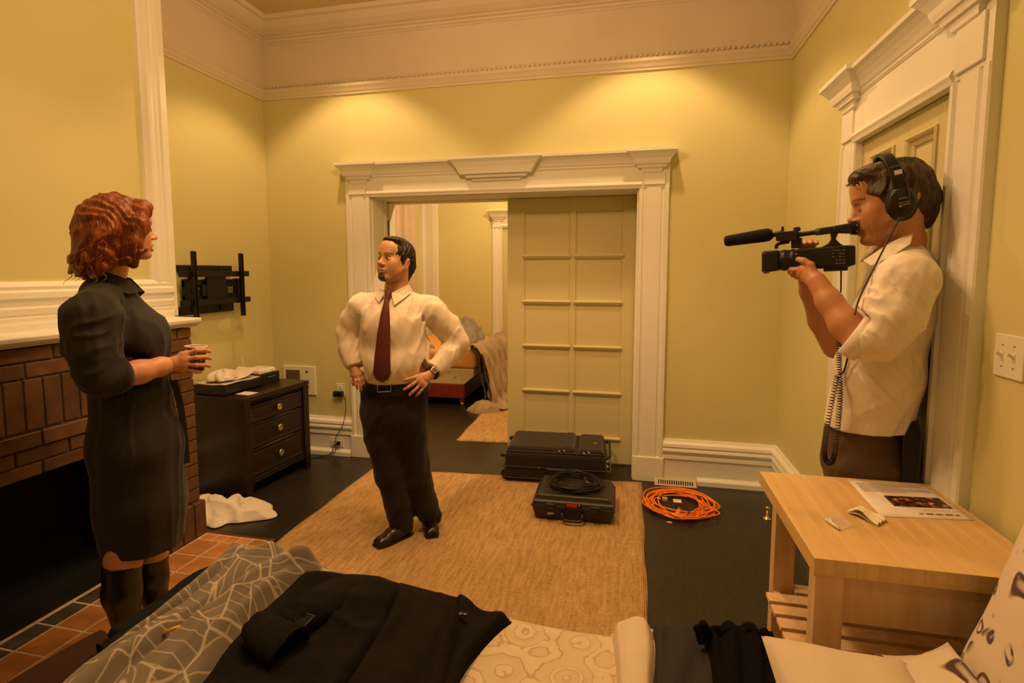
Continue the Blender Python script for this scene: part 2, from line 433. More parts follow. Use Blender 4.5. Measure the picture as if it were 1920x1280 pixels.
# end face of the pier towards the corner
for k in range(12):
    brick(.02, .064, PY - .016, .216 + k * .0715, depth=.136, x=FX - .02, nm='end_brick')
mant = [(BX, 1.222), (FX + .012, 1.222), (FX + .014, 1.23), (FX + .03, 1.234), (FX + .034, 1.242), (FX + .04, 1.245), (FX + .042, 1.262), (FX + .038, 1.270), (BX, 1.272)]
mob = MB().loft([[(x, y, z) for x, z in mant] for y in (FYE - .06, -1.385)]).obj('mantel_shelf', m_trim, None, .006)
tag(mob, 'long white painted mantel shelf above the brick fireplace', 'shelf')

# hearth: terracotta tiles in grout with a reddish wooden edge
m_tile = M('terracotta_tile', (.60, .275, .09), 0.42, col2=(.42, .175, .05), vscale=9, bump=0.15, bscale=40, objrand=.22, spec=.5)
m_grout = M('grout', (.58, .46, .34), 0.9, var=.15, vscale=40)
m_redwood = M('reddish_wood', (.16, .035, .015), 0.4, var=.2, stretch=(1, 12, 1))
m_slate = M('ash_grey_tile', (.055, .045, .035), 0.7, var=.3, vscale=12, objrand=.2)
he = thing('hearth', 'terracotta tiled hearth with pale grout in front of the fireplace', 'hearth', (.78, -2.2, 0))
MB().box(.572, .985, -3.2, -1.418, -.02, .0062).box(.46, .572, OPY1 + .007, OPY0 - .007, -.02, .0062).obj('grout_bed', m_grout, he)
box('wood_edging', .985, 1.022, -3.2, -1.40, -.02, .012, m_redwood, he, .003)
box('wood_edging', .574, 1.022, -1.418, -1.405, -.02, .010, m_redwood, he, .003)
TM = {}
def tile(x0, x1, y0, y1, mt):
    key = (round(x1 - x0, 3), round(y1 - y0, 3), mt.name)
    if key not in TM:
        o = box('tile', 0, x1 - x0, 0, y1 - y0, 0, .014, mt, he, .002, seg=1); TM[key] = o.data
    else:
        o = bpy.data.objects.new('tile', TM[key]); COL.objects.link(o); o.parent = he; bev(o, .002, 1)
    o.location = Vector(((x0 + x1) / 2, (y0 + y1) / 2, -.006 + random.uniform(-.0005, .0008))) - base_of(he)
g = .009
ys = [-1.42, -1.487] + [-1.487 - .1555 * (k + 1) for k in range(11)]
xs = [.575, .732, .886]
for r in range(len(ys) - 1):
    y1, y0 = ys[r] - g, ys[r + 1]
    if r == 0:
        for a in range(5): tile(.583 + .0785 * a + g, .583 + .0785 * (a + 1), y0, y1, m_tile)
        continue
    for a, c in ((xs[0], xs[1]), (xs[1], xs[2])):
        tile(a + g, c, y0, y1, m_tile)
    n = 1 if r % 3 else 2
    for q in range(n):
        tile(xs[2] + g + .006, .983, y0 + (y1 - y0) * q / n + (g if q else 0), y0 + (y1 - y0) * (q + 1) / n, m_tile)
    if y1 < -1.72 and y0 > OPY1: tile(.535 - .06 + g, .575, y0, y1, m_slate)
# ================================================================== THINGS
def nodes_mat(name, rough=.8, sheen=0.0, spec=.3):
    m = bpy.data.materials.new(name); m.use_nodes = True
    nt = m.node_tree; b = nt.nodes['Principled BSDF']; b.inputs['Roughness'].default_value = rough
    b.inputs['Sheen Weight'].default_value = sheen; b.inputs['Specular IOR Level'].default_value = spec
    def N(t, **k):
        n = nt.nodes.new('ShaderNode' + t)
        for a, v in k.items():
            if a.startswith('i_'):
                key = a[2:]; key = int(key) if key.isdigit() else key.replace('_', ' ')
                n.inputs[key].default_value = v
            else: setattr(n, a, v)
        return n
    return m, nt, b, N, nt.links.new
def ramp(N, lk, src, stops):
    r = N('ValToRGB'); lk(src, r.inputs[0]); e = r.color_ramp.elements
    e[0].position, e[0].color = stops[0][0], (*stops[0][1], 1)
    e[1].position, e[1].color = stops[-1][0], (*stops[-1][1], 1)
    for p, c in stops[1:-1]:
        q = e.new(p); q.color = (*c, 1)
    return r.outputs[0]

# ---- jute rugs
def jute(name, c1, c2):
    m, nt, b, N, lk = nodes_mat(name, .9)
    tc = N('TexCoord')
    mp = N('Mapping'); mp.inputs['Scale'].default_value = (24, 3.4, 1); lk(tc.outputs['Object'], mp.inputs[0])
    n1 = N('TexNoise', i_Scale=2.2, i_Detail=5.0); lk(mp.outputs[0], n1.inputs['Vector'])
    mp3 = N('Mapping'); mp3.inputs['Scale'].default_value = (.45, 1.5, 1); lk(tc.outputs['Object'], mp3.inputs[0]); n3 = N('TexNoise', i_Scale=130.0, i_Detail=2.0); lk(mp3.outputs[0], n3.inputs['Vector'])
    mx = N('Math', operation='MULTIPLY_ADD'); mx.inputs[1].default_value = .50; lk(n3.outputs['Fac'], mx.inputs[0])
    sb = N('Math', operation='MULTIPLY'); sb.inputs[1].default_value = .58; lk(n1.outputs['Fac'], sb.inputs[0]); lk(sb.outputs[0], mx.inputs[2])
    lk(ramp(N, lk, mx.outputs[0], [(.36, c2), (.66, c1)]), b.inputs['Base Color'])
    mp2 = N('Mapping'); mp2.inputs['Scale'].default_value = (1, 1, 1); lk(tc.outputs['Object'], mp2.inputs[0])
    w1 = N('TexWave', bands_direction='Y', i_Scale=24.0, i_Distortion=1.5, i_Detail=1.0); lk(mp2.outputs[0], w1.inputs[0]); w1.inputs['Detail Scale'].default_value = 20
    w2 = N('TexWave', bands_direction='X', i_Scale=34.0, i_Distortion=1.2, i_Detail=1.0); lk(mp2.outputs[0], w2.inputs[0]); w2.inputs['Detail Scale'].default_value = 20
    mu = N('Math', operation='ADD'); lk(w1.outputs['Fac'], mu.inputs[0]); lk(w2.outputs['Fac'], mu.inputs[1])
    ad = N('Math', operation='ADD'); lk(mu.outputs[0], ad.inputs[0]); lk(n3.outputs['Fac'], ad.inputs[1])
    bp = N('Bump', i_Strength=.7, i_Distance=.006); lk(ad.outputs[0], bp.inputs['Height']); lk(bp.outputs[0], b.inputs['Normal'])
    return m
m_jute = jute('jute', (.74, .49, .23), (.43, .245, .09))
def rug(name, cs, label, th=.013):
    nu, nv = 60, 60; v = []; f = []
    cs = [np.array(c) for c in cs]
    G = np.zeros((nu + 1, nv + 1, 3))
    for i in range(nu + 1):
        for j in range(nv + 1):
            a, c = i / nu, j / nv
            p = (1 - a) * (1 - c) * cs[0] + a * (1 - c) * cs[1] + a * c * cs[2] + (1 - a) * c * cs[3]
            e = min(a, 1 - a, c, 1 - c)
            w = .004 * sin(37 * a + 3) + .004 * sin(29 * c)
            G[i, j] = (p[0] + (w if e == 0 else 0), p[1] + (w if e == 0 else 0), th * (0.55 if e == 0 else 1) + .0015 * sin(9 * a) * sin(11 * c))
    n = (nu + 1) * (nv + 1)
    v = [tuple(p) for p in G.reshape(-1, 3)] + [(p[0], p[1], .0005) for p in G.reshape(-1, 3)]
    idx = lambda i, j: i * (nv + 1) + j
    for i in range(nu):
        for j in range(nv):
            f.append((idx(i, j), idx(i, j + 1), idx(i + 1, j + 1), idx(i + 1, j)))
    ring = [idx(i, 0) for i in range(nu + 1)] + [idx(nu, j) for j in range(1, nv + 1)] + [idx(i, nv) for i in range(nu - 1, -1, -1)] + [idx(0, j) for j in range(nv - 1, 0, -1)]
    for k in range(len(ring)):
        a, c = ring[k], ring[(k + 1) % len(ring)]; f.append((a, c, c + n, a + n))
    return tag(mo(name, v, f, m_jute, smooth=True), label, 'rug')
a = fl(697, 880); c = fl(1202, 905)
rug('jute_rug', [(a.x, a.y), (c.x, c.y), (3.08, -2.78), (1.05, -2.78)], 'large woven jute rug under the standing man and the hard case')
rug('jute_rug', [(1.443, .554), (2.9, .66), (2.85, 2.9), (1.368, 2.88)], 'woven jute rug on the floor of the next room beside the bed')

# ---- dresser against the left wall
m_espresso = M('espresso_wood', (.016, .008, .006), 0.32, var=.4, vscale=5, stretch=(1, 1, 12), spec=.5, bump=.03, bscale=30)
m_nickel = M('satin_nickel', (.72, .66, .58), 0.25, metal=1.0)
with xf(place(.482, -.962, 0, radians(85.6))):
    dr = thing('dresser', 'dark espresso three drawer dresser with round metal knobs', 'dresser', (.325, .22, 0))
    DW, DD, DH = .65, .455, .69
    box('side_panel', 0, .03, .03, DD, .0, DH - .03, m_espresso, dr, .003)
    box('side_panel', DW - .03, DW, .03, DD, .0, DH - .03, m_espresso, dr, .003)
    box('back_panel', .03, DW - .03, DD - .015, DD, .1, DH - .03, m_espresso, dr)
    for x0, x1, sgn in ((0, .058, 1), (DW - .058, DW, -1)):
        ft = .042
        pts = [(x0, 0), (x1, 0)]
        MB().loft([[(x0 if sgn > 0 else x1 - ft, -.006, 0), (x0 + ft if sgn > 0 else x1, -.006, 0), (x0 + ft if sgn > 0 else x1, .035, 0), (x0 if sgn > 0 else x1 - ft, .035, 0)],
                   [(x0, -.006, .11), (x1, -.006, .11), (x1, .035, .11), (x0, .035, .11)],
                   [(x0, -.006, DH - .03), (x1, -.006, DH - .03), (x1, .035, DH - .03), (x0, .035, DH - .03)]]).obj('corner_post', m_espresso, dr, .003)
    # bottom rail, top frame (bevelled inwards), top slab
    box('bottom_rail', .058, DW - .058, .004, .03, .085, .125, m_espresso, dr, .003)
    MB().loft([[(x, y, z) for y, z in ((-.006, DH - .03), (.02, DH - .065), (.035, DH - .065), (.035, DH - .03))] for x in (.0, DW)]).obj('top_rail', m_espresso, dr)
    box('top_slab', -.004, DW + .004, -.01, DD + .003, DH - .03, DH, m_espresso, dr, .004)
    for z0, z1 in ((.13, .318), (.324, .497), (.503, .622)):
        d = MB().loft([[(.06 + e, y, z0 + e), (DW - .06 - e, y, z0 + e), (DW - .06 - e, y, z1 - e), (.06 + e, y, z1 - e)] for y, e in ((.04, 0), (.012, 0), (.008, .004), (.012, .03), (.010, .034))]).obj('drawer', m_espresso, dr)
        MB().lathe([(.011, 0), (.009, .012), (.018, .016), (.024, .022), (.024, .026), (.019, .028), (.014, .024), (.004, .026), (.001, .027)], (DW * .5, .012, (z0 + z1) / 2), (0, -1, 0), 24).obj('knob', m_nickel, d, smooth=True)
    # ---- things on the dresser
    m_plastic = M('black_plastic', (.012, .010, .009), 0.38, spec=.45)
    m_paper = M('white_paper', (.78, .72, .66), 0.8, var=.05, vscale=30)
    m_news = M('newsprint', (.62, .56, .50), 0.85, var=.25, vscale=60, stretch=(1, 6, 1))
    m_bag = M('white_plastic_bag', (.78, .74, .70), 0.35, spec=.5, bump=.15, bscale=40)
    m_white_pl = M('white_plastic', (.78, .76, .70), 0.35, spec=.5)
    m_led = M('green_light', (.1, .8, .1), .4, emit=(.35, 1.0, .05, .5))
    m_greenprint = M('green_print', (.08, .35, .05), .5)
    bx_ = thing('media_player', 'flat black media player under papers on the dresser', 'media player', (.24, .3, DH))
    box('case', .02, .375, .18, .45, DH + .006, DH + .065, m_plastic, bx_, .004)
    box('front_strip', .03, .365, .176, .182, DH + .014, DH + .05, m_plastic, bx_, .002)
    for px_, py_ in ((.05, .21), (.35, .21), (.05, .42), (.35, .42)):
        MB().lathe([(.012, 0), (.012, .008)], (px_, py_, DH), res=10).obj('foot', m_plastic, bx_)
    def sheet(name, x0, x1, y0, y1, z, mat, seed, amp, rz=0, nx=14, ny=14, th=.0015, parent=None, curl=0.0):
        rng = np.random.RandomState(seed)
        gx, gy = np.meshgrid(np.linspace(0, 1, nx), np.linspace(0, 1, ny), indexing='ij')
        P = np.stack([x0 + (x1 - x0) * gx, y0 + (y1 - y0) * gy, np.zeros_like(gx)], -1)
        zz = amp * (vnoise(np.stack([gx * 4, gy * 4, 0 * gx], -1), seed, 1.2) * .5 + .5) + curl * (gx ** 3)
        cx, cy = (x0 + x1) / 2, (y0 + y1) / 2
        q = P.copy(); q[..., 0] = cx + (P[..., 0] - cx) * cos(rz) - (P[..., 1] - cy) * sin(rz); q[..., 1] = cy + (P[..., 0] - cx) * sin(rz) + (P[..., 1] - cy) * cos(rz)
        q[..., 2] = z + zz
        v = [tuple(p) for p in q.reshape(-1, 3)]; f = [(i * ny + j, i * ny + j + 1, (i + 1) * ny + j + 1, (i + 1) * ny + j) for i in range(nx - 1) for j in range(ny - 1)]
        o = mo(name, v, f, mat, parent, smooth=True)
        s_ = o.modifiers.new('thick', 'SOLIDIFY'); s_.thickness = th; s_.offset = 1
        return o
    tag(sheet('newspaper', .03, .37, .19, .44, DH + .0725, m_news, 3, .008, .05, th=.006), 'folded newspaper lying on the black media player', 'newspaper')
    tag(sheet('paper_leaf', .16, .36, .21, .41, DH + .083, m_paper, 5, .006, -.15, curl=.05), 'crumpled white sheet raised above the newspaper on the dresser', 'paper')
    # plastic bag heap
    n1, n2 = 28, 20; v = []; f = []
    for i in range(n1):
        for j in range(n2):
            th_, p_ = 2 * pi * i / n1, pi / 2 * j / (n2 - 1)
            r_ = 1 + .18 * sin(3 * th_ + 1) + .12 * sin(7 * th_ + 5 * p_)
            v.append((.145 + .105 * r_ * cos(th_) * cos(p_), .30 + .08 * r_ * sin(th_) * cos(p_), DH + .092 + .058 * sin(p_) * (1 + .25 * sin(5 * th_ + 4 * p_))))
    f = [(i * n2 + j, ((i + 1) % n1) * n2 + j, ((i + 1) % n1) * n2 + j + 1, i * n2 + j + 1) for i in range(n1) for j in range(n2 - 1)]
    tag(mo('plastic_bag', v, f, m_bag, smooth=True), 'crumpled white plastic bag on the papers on the dresser', 'bag')
    bb = thing('router_box', 'black cardboard box under the white router on the dresser', 'box', (.49, .33, DH))
    box('carton', .39, .59, .21, .40, DH, DH + .075, m_plastic, bb, .002)
    box('print_strip', .47, .55, .2085, .2105, DH + .045, DH + .05, m_greenprint, bb)
    rt = thing('router', 'white wireless router with antenna and green lights on a black box', 'router', (.49, .32, DH + .075))
    MB().loft([[(.40 + e, .225 + e, z), (.575 - e, .225 + e, z), (.575 - e, .39 - e, z), (.40 + e, .39 - e, z)] for z, e in ((DH + .0755, .004), (DH + .08, 0), (DH + .1, .002), (DH + .112, .016))]).obj('housing', m_white_pl, rt, .004)
    MB().tube([(.405, .375, DH + .10), (.398, .376, DH + .205)], [.005, .0035], 8).obj('antenna', m_white_pl, rt)
    for x in (.475, .5): box('light', x, x + .012, .2225, .2265, DH + .087, DH + .092, m_led, rt)
    tag(box('card', .1, .19, .045, .16, DH + .0005, DH + .002, m_paper), 'small white card flat at the front of the dresser top', 'card')

# ---- intercom and outlets on the back wall
m_ivory = M('ivory_plastic', ph(222, 180, 110), 0.45)
m_grille = M('grille_cloth', (.16, .115, .07), 0.7, bump=.4, bscale=300)
it = thing('intercom', 'ivory wall intercom with grey speaker grille and round knob behind the dresser', 'intercom', (.25, 0, .497))
box('plate', .098, .404, -.016, 0, .497, .74, m_ivory, it, .004)
box('speaker_grille', .13, .262, -.02, -.012, .60, .705, m_grille, it, .001)
for k in range(9): box('grille_slat', .131, .261, -.022, -.018, .604 + k * .0115, .608 + k * .0115, m_ivory if 0 else m_grille, it)
box('button', .318, .336, -.021, -.014, .688, .702, m_plastic, it, .001)
MB().lathe([(.018, 0), (.018, .012), (.015, .015), (.001, .0155)], (.328, -.015, .57), (0, -1, 0), 20).obj('knob', M('grey_knob', (.25, .2, .14), .4), it, smooth=True)
box('label_window', .314, .344, -.0175, -.014, .53, .54, m_white_pl, it)
ot = thing('wall_outlet', 'ivory wall outlet with a plugged in black adapter beside the doorway', 'outlet', (.63, 0, .5))
box('plate', .593, .665, -.006, 0, .49, .606, m_ivory, ot, .002)
for z in (.522, .573):
    r = box('receptacle', .613, .645, -.009, -.004, z - .014, z + .014, m_ivory, ot, .003)
    for x in (.622, .634): box('slot', x, x + .003, -.0095, -.0085, z - .002, z + .008, m_plastic, r)
ad = thing('power_adapter', 'black power adapter plugged into the wall outlet with a thin cord', 'adapter', (.625, -.02, .5))
box('housing', .583, .662, -.05, -.009, .501, .545, m_plastic, ad, .004)
cord = smoothpts([(.66, -.03, .522), (.685, -.035, .5), (.695, -.04, .42), (.682, -.045, .33), (.66, -.055, .25), (.60, -.05, .16), (.59, -.045, .09), (.585, -.055, .03), (.5, -.09, .006), (.38, -.2, .005), (.30, -.28, .005)], 8)
MB().tube(cord, .0028, 6).obj('cord', m_plastic, ad, smooth=True)
ot2 = thing('baseboard_outlet', 'cream outlet plate set sideways in the baseboard with a black plug', 'outlet', (.595, -.03, .075))
box('plate', .535, .655, -.03, -.02, .07, .15, m_ivory, ot2, .002)
for x in (.57, .62):
    r = box('receptacle', x - .015, x + .015, -.034, -.028, .09, .13, m_ivory, ot2, .003)
    box('slot', x - .005, x - .002, -.0345, -.033, .105, .118, m_plastic, r)
box('plug', .608, .634, -.066, -.032, .095, .125, m_plastic, ot2, .005)
MB().tube(smoothpts([(.608, -.06, .108), (.59, -.075, .09), (.57, -.085, .03), (.48, -.12, .006), (.36, -.22, .006), (.29, -.3, .006)], 8), .004, 6).obj('cord', m_plastic, ot2, smooth=True)

# ---- television wall mount
tv = thing('television_mount', 'black articulated television mount on the wall above the dresser', 'wall mount', (0, -.68, 1.22))
def yz(name, y0, y1, z0, z1, x0, x1, par=None, bb=.002): return box(name, x0, x1, y0, y1, z0, z1, m_black, par or tv, bb)
yz('wall_channel', -.95, -.46, 1.525, 1.575, 0, .022); yz('wall_channel', -.95, -.46, 1.235, 1.295, 0, .022)
yz('wall_post', -.86, -.81, 1.25, 1.56, .004, .03); yz('wall_post', -.60, -.55, 1.25, 1.56, .004, .03)
for y0, y1 in ((-.945, -.72), (-.66, -.43)):
    yz('arm', y0, y1, 1.42, 1.475, .028, .06, bb=.006); yz('arm', y0, y1, 1.335, 1.375, .028, .06, bb=.006)
    yz('arm_joint', y0, y0 + .04, 1.33, 1.48, .025, .07, bb=.008); yz('arm_joint', y1 - .04, y1, 1.33, 1.48, .025, .07, bb=.008)
yz('screen_plate', -.78, -.60, 1.30, 1.53, .07, .085); yz('screen_plate_side', -.82, -.58, 1.36, 1.44, .06, .08)
yz('cross_bar', -1.02, -.38, 1.495, 1.535, .085, .105); yz('cross_bar', -1.02, -.375, 1.30, 1.34, .085, .105)
for y in (-.922, -.478):
    rb = MB()
    for a_, c_ in ((y - .015, y - .008), (y + .008, y + .015)): rb.box(.107, .128, a_, c_, 1.20, 1.665)
    for z in (1.20, 1.255, 1.32, 1.39, 1.46, 1.53, 1.60, 1.658): rb.box(.107, .118, y - .009, y + .009, z, z + .01)
    rb.box(.105, .112, y - .009, y + .009, 1.27, 1.55)
    rb.obj('vertical_rail', m_black, tv)

# ---- towel heap between dresser and fireplace
m_towel = M('white_terry', (.80, .76, .68), 0.95, bump=.6, bscale=260, sheen=.3)
nx, ny = 90, 70
gx, gy = np.meshgrid(np.linspace(0, 1, nx), np.linspace(0, 1, ny), indexing='ij')
ang = gy * 2 * pi; rr = gx
rad = .5 + .16 * np.sin(2 * ang + .4) + .05 * np.sin(5 * ang + 1) + .03 * np.sin(9 * ang)
X_ = .50 + (rr * rad * .50) * np.cos(ang); Y_ = -1.195 + (rr * rad * .40) * np.sin(ang)
p3 = np.stack([X_, Y_, 0 * X_], -1)
fold = (1 - np.clip(np.abs(vnoise(p3, 4, 24)), 0, 1)) ** 1.2 * .06 + (1 - np.clip(np.abs(vnoise(p3, 9, 45)), 0, 1)) ** 1.3 * .018
env = np.clip(1 - rr ** 2.2, 0, 1) ** .6
left = np.clip((.62 - X_) / .35, 0, 1)
Z_ = .006 + env * (.012 + fold + .075 * left)
Y_ = np.clip(Y_, -1.405, -1.0)
v = [tuple(p) for p in np.stack([X_, Y_, Z_], -1).reshape(-1, 3)]
f = [(i * ny + j, (i + 1) * ny + j, (i + 1) * ny + (j + 1) % ny, i * ny + (j + 1) % ny) for i in range(nx - 1) for j in range(ny - 1)]
tag(mo('towel', v, f, m_towel, smooth=True), 'crumpled white towel on the dark floor between fireplace and dresser', 'towel')

# ---- black rolling suitcase lying flat
m_nylon = M('black_nylon', (.010, .007, .006), 0.75, bump=.25, bscale=500, sheen=.15, bdist=.001)
m_nylon2 = M('black_nylon_worn', (.018, .011, .008), 0.8, bump=.25, bscale=400, sheen=.2, bdist=.001)
with xf(place(2.095, -.29, .0135, radians(3.5))):
    su = thing('suitcase', 'black soft rolling suitcase lying flat in the doorway', 'suitcase', (.36, .24, 0))
    SW, SD, SH = .735, .47, .225
    o = MB().loft([[(e, e, z), (SW - e, e, z), (SW - e, SD - e, z), (e, SD - e, z)] for z, e in ((.012, .012), (.03, 0), (SH - .02, .006), (SH, .03))]).obj('body', m_nylon, su, .02)
    def pocket(nm, x0, x1, y0, y1, h):
        return MB().loft([[(x0 + e, y0 + e, z), (x1 - e, y0 + e, z), (x1 - e, y1 - e, z), (x0 + e, y1 - e, z)] for z, e in ((SH - .012, 0), (SH + h * .6, .002), (SH + h, .02))]).obj(nm, m_nylon2, su, .014)
    pocket('large_pocket', .02, .50, .03, .44, .026); pk = pocket('small_pocket', .535, .715, .03, .44, .022)
    pocket('pocket_flap', .415, .508, .035, .435, .032)
    for z, e in ((SH - .004, .02), (SH * .5, -.002), (.03, -.002)):
        ring = smoothpts([(e, e + .03, z), (e + .03, e, z), (SW * .5, e, z), (SW - e - .03, e, z), (SW - e, e + .03, z), (SW - e, SD - e - .03, z), (SW - e - .03, SD - e, z), (SW * .5, SD - e, z), (e + .03, SD - e, z), (e, SD - e - .03, z)], 5, True)
        MB().tube(ring, .004, 6, close=True).obj('piping', m_plastic, su, smooth=True)
    for y in (.02, SD - .05):
        wv = MB().lathe([(.006, -.016), (.036, -.016), (.04, -.008), (.04, .008), (.036, .016), (.006, .016)], (.012, y + .02, .042), (0, 1, 0), 24).obj('wheel', m_plastic, su, smooth=True)
        MB().lathe([(.012, 0), (.010, .006)], (.012, y - (.0 if y < .1 else -.036), .042), (0, -1, 0), 12).obj('hub', m_nylon2, wv)
        box('foot', -.03, .02, y, y + .035, .17, .195, m_plastic, su, .008)
    MB().tube(smoothpts([(.30, -.004, .11), (.315, -.022, .112), (.36, -.026, .112), (.42, -.026, .112), (.465, -.022, .112), (.48, -.004, .11)], 5), .007, 8).obj('side_handle', m_plastic, su, smooth=True)
    for x in (.255, .52): MB().lathe([(.007, 0), (.006, .004), (.001, .005)], (x, -.001, .112), (0, -1, 0), 10).obj('rivet', m_brass, su)
    for x, y, z in ((.395, .03, SH + .012), (.43, .03, SH + .016), (.57, .02, SH + .01), (.605, .025, SH + .014)):
        MB().tube([(x, y, z), (x + .012, y - .014, z - .006)], .0045, 6).obj('zipper_pull', m_steel, su)
    MB().lathe([(.001, 0), (.016, .001), (.017, .003), (.001, .004)], (.655, .2, SH + .022), (0, 0, 1), 14).obj('badge', m_brass, su)
    MB().tube(smoothpts([(SW, .05, .19), (SW + .02, .06, .2), (SW + .026, .10, .2), (SW + .026, .36, .2), (SW + .02, .4, .2), (SW, .41, .19)], 5), .009, 8).obj('top_handle', m_plastic, su, smooth=True)
    for z in (.16, .12): MB().tube([(SW + .012 + .018 * cos(t), .03 + .004 * sin(2 * t), z + .02 * sin(t)) for t in [k * pi / 8 for k in range(16)]], .0035, 6, close=True).obj('strap_ring', m_steel, su, smooth=True)

# ---- black hard case with a cable coil
m_case = M('moulded_case', (.026, .020, .014), 0.42, bump=.2, bscale=350, spec=.45, bdist=.0006)
with xf(place(2.405, -.845, .0135, radians(1.6))):
    ca = thing('hard_case', 'black moulded hard case with red sticker on the jute rug', 'case', (.25, .19, 0))
    CW, CD = .50, .375
    def slab(nm, lv, bb=.006): return MB().loft([[(e, e, z), (CW - e, e, z), (CW - e, CD - e, z), (e, CD - e, z)] for z, e in lv]).obj(nm, m_case, ca, bb)
    slab('base_shell', ((0, .026), (.004, .02), (.082, .003), (.088, .0)))
    slab('rim', ((.086, -.004), (.096, -.004)), .002)
    slab('lid', ((.094, .0), (.1, .003), (.118, .008), (.122, .018), (.147, .028), (.152, .036)))
    for k in range(4): box('lid_rib', .06, CW - .06, .07 + .075 * k, .082 + .075 * k, .150, .155, m_case, ca, .002)
    for x in (.115, .385):
        l = MB().loft([[(x - .028, y, z) for y, z in ((-.004, .06), (-.018, .064), (-.016, .112), (-.002, .116))], [(x + .028, y, z) for y, z in ((-.004, .06), (-.018, .064), (-.016, .112), (-.002, .116))]]).obj('latch', m_plastic, ca, .003)
        box('latch_lip', x - .02, x + .02, -.024, -.014, .088, .093, m_case, l, .002)
    hd = smoothpts([(.19, .012, .058), (.188, -.016, .06), (.192, -.03, .05), (.2, -.034, .03), (.25, -.036, .026), (.3, -.034, .03), (.308, -.03, .05), (.312, -.016, .06), (.31, .012, .058)], 6)
    MB().tube(hd, .009, 8).obj('handle', m_plastic, ca, smooth=True)
    pl_ = box('name_plate', .205, .305, -.009, -.002, .098, .124, m_plastic, ca, .001)
    box('red_sticker', .214, .276, -.0105, -.006, .102, .122, M('red_sticker', (.55, .02, .015), .4), pl_, .001)
    MB().lathe([(.005, 0), (.004, .002), (.001, .0022)], (.291, -.009, .116), (0, -1, 0), 10).obj('screw', m_steel, pl_)
    MB().loft([[(.098, -.0005 + y, z) for z, y in ((.034, 0.008), (.052, .005), (.052, .007), (.034, .01))], [(.135, -.0005 + y, z) for z, y in ((.042, .0065), (.052, .005), (.052, .007), (.042, .0085))]]).obj('sticker_scrap', m_paper, ca)
def coil(name, c, rx, ry, n, tr, mat, seed, label, cat, zspread, jit, rot=0.0, droop=None, res=6):
    rng = np.random.RandomState(seed); t_ = thing(name, label, cat, c); mb = MB(); pts = []
    for k in range(n):
        ax, ay = rx * (1 - rng.uniform(0, jit)), ry * (1 - rng.uniform(0, jit))
        ox, oy = rng.uniform(-1, 1, 2) * jit * rx * .45
        z0 = c[2] + tr + zspread * (k / max(1, n - 1)) * rng.uniform(.6, 1)
        ph0 = rng.uniform(0, 6.28)
        for q in range(28):
            tt = 2 * pi * q / 28
            pts.append((c[0] + ox + ax * cos(tt + rot) * (1 + .03 * sin(3 * tt + ph0)), c[1] + oy + ay * sin(tt + rot) * (1 + .03 * sin(2 * tt + ph0)), z0 + .3 * zspread * sin(tt * 2 + ph0) * .5 + .15 * zspread))
    pts = smoothpts(pts[::2], 4)
    pts = [(p[0], p[1], max(p[2], c[2] + tr)) for p in pts]
    mb.tube(pts, tr, res).obj('cable', mat, t_, smooth=True)
    return t_
cc = fl(1080, 909, .172)
ck = coil('microphone_cable', (cc.x - .005, cc.y, .1695), .165, .15, 11, .0042, M('black_cable', (.012, .011, .009), .45), 11, 'coiled black cable with metal plugs on top of the hard case', 'cable', .035, .22)
MB().tube([(cc.x + .055, cc.y + .055, .2), (cc.x + .05, cc.y + .035, .207), (cc.x + .075, cc.y - .03, .205)], [.007, .0095, .0085], 12).obj('plug', m_plastic, ck, smooth=True)
MB().tube([(cc.x + .052, cc.y + .062, .2), (cc.x + .055, cc.y + .052, .201)], .0075, 12).obj('plug_tip', m_brass, ck)
MB().tube([(cc.x + .075, cc.y - .03, .205), (cc.x + .078, cc.y - .044, .204)], .008, 12).obj('plug_tip', m_steel, ck)
MB().tube([(cc.x - .03, cc.y - .10, .2), (cc.x - .012, cc.y - .102, .2)], .0075, 12).obj('plug_tip', m_brass, ck)
m_orange = M('orange_cord', (.85, .17, .01), .38, col2=(.95, .33, .02), vscale=5, spec=.5)
oc = fl(1271, 948)
ok = coil('extension_cord', (oc.x, oc.y, 0), .245, .235, 13, .0050, m_orange, 23, 'coiled orange extension cord on the dark floor beside the rug', 'cord', .03, .38)
box('label_tag', oc.x - .03, oc.x + .02, oc.y - .03, oc.y + .02, .034, .036, m_paper, ok)
MB().loft([[(oc.x - .085 + dx, oc.y + .01 + dy, z) for dx, dy in ((-.016, -.012), (.02, -.01), (.018, .014), (-.014, .012))] for z in (.022, .044)]).obj('socket_end', M('clear_plug', (.7, .68, .62), .2, trans=.3), ok, .004)
MB().tube([(oc.x - .11, oc.y + .02, .03), (oc.x - .13, oc.y + .024, .031)], .002, 6).obj('prong', m_steel, ok)
MB().tube([(oc.x + .0, oc.y - .12, .03), (oc.x - .02, oc.y - .2, .03), (oc.x - .03, oc.y - .23, .012)], [.013, .016, .012], 10).obj('plug', m_orange, ok, smooth=True)
MB().tube([(oc.x + .0 + .05 * cos(t), oc.y - .185 + .045 * sin(t) , .03 + .028 * sin(t * 1 + 1)) for t in [k * pi / 8 for k in range(16)]], .003, 6, close=True).obj('tie', m_plastic, ok, smooth=True)
tag(box('paper_scrap', oc.x - .085, oc.x - .055, oc.y - .262, oc.y - .25, 0, .003, m_paper, None, .001), 'tiny white scrap on the dark floor beside the orange cord', 'scrap')

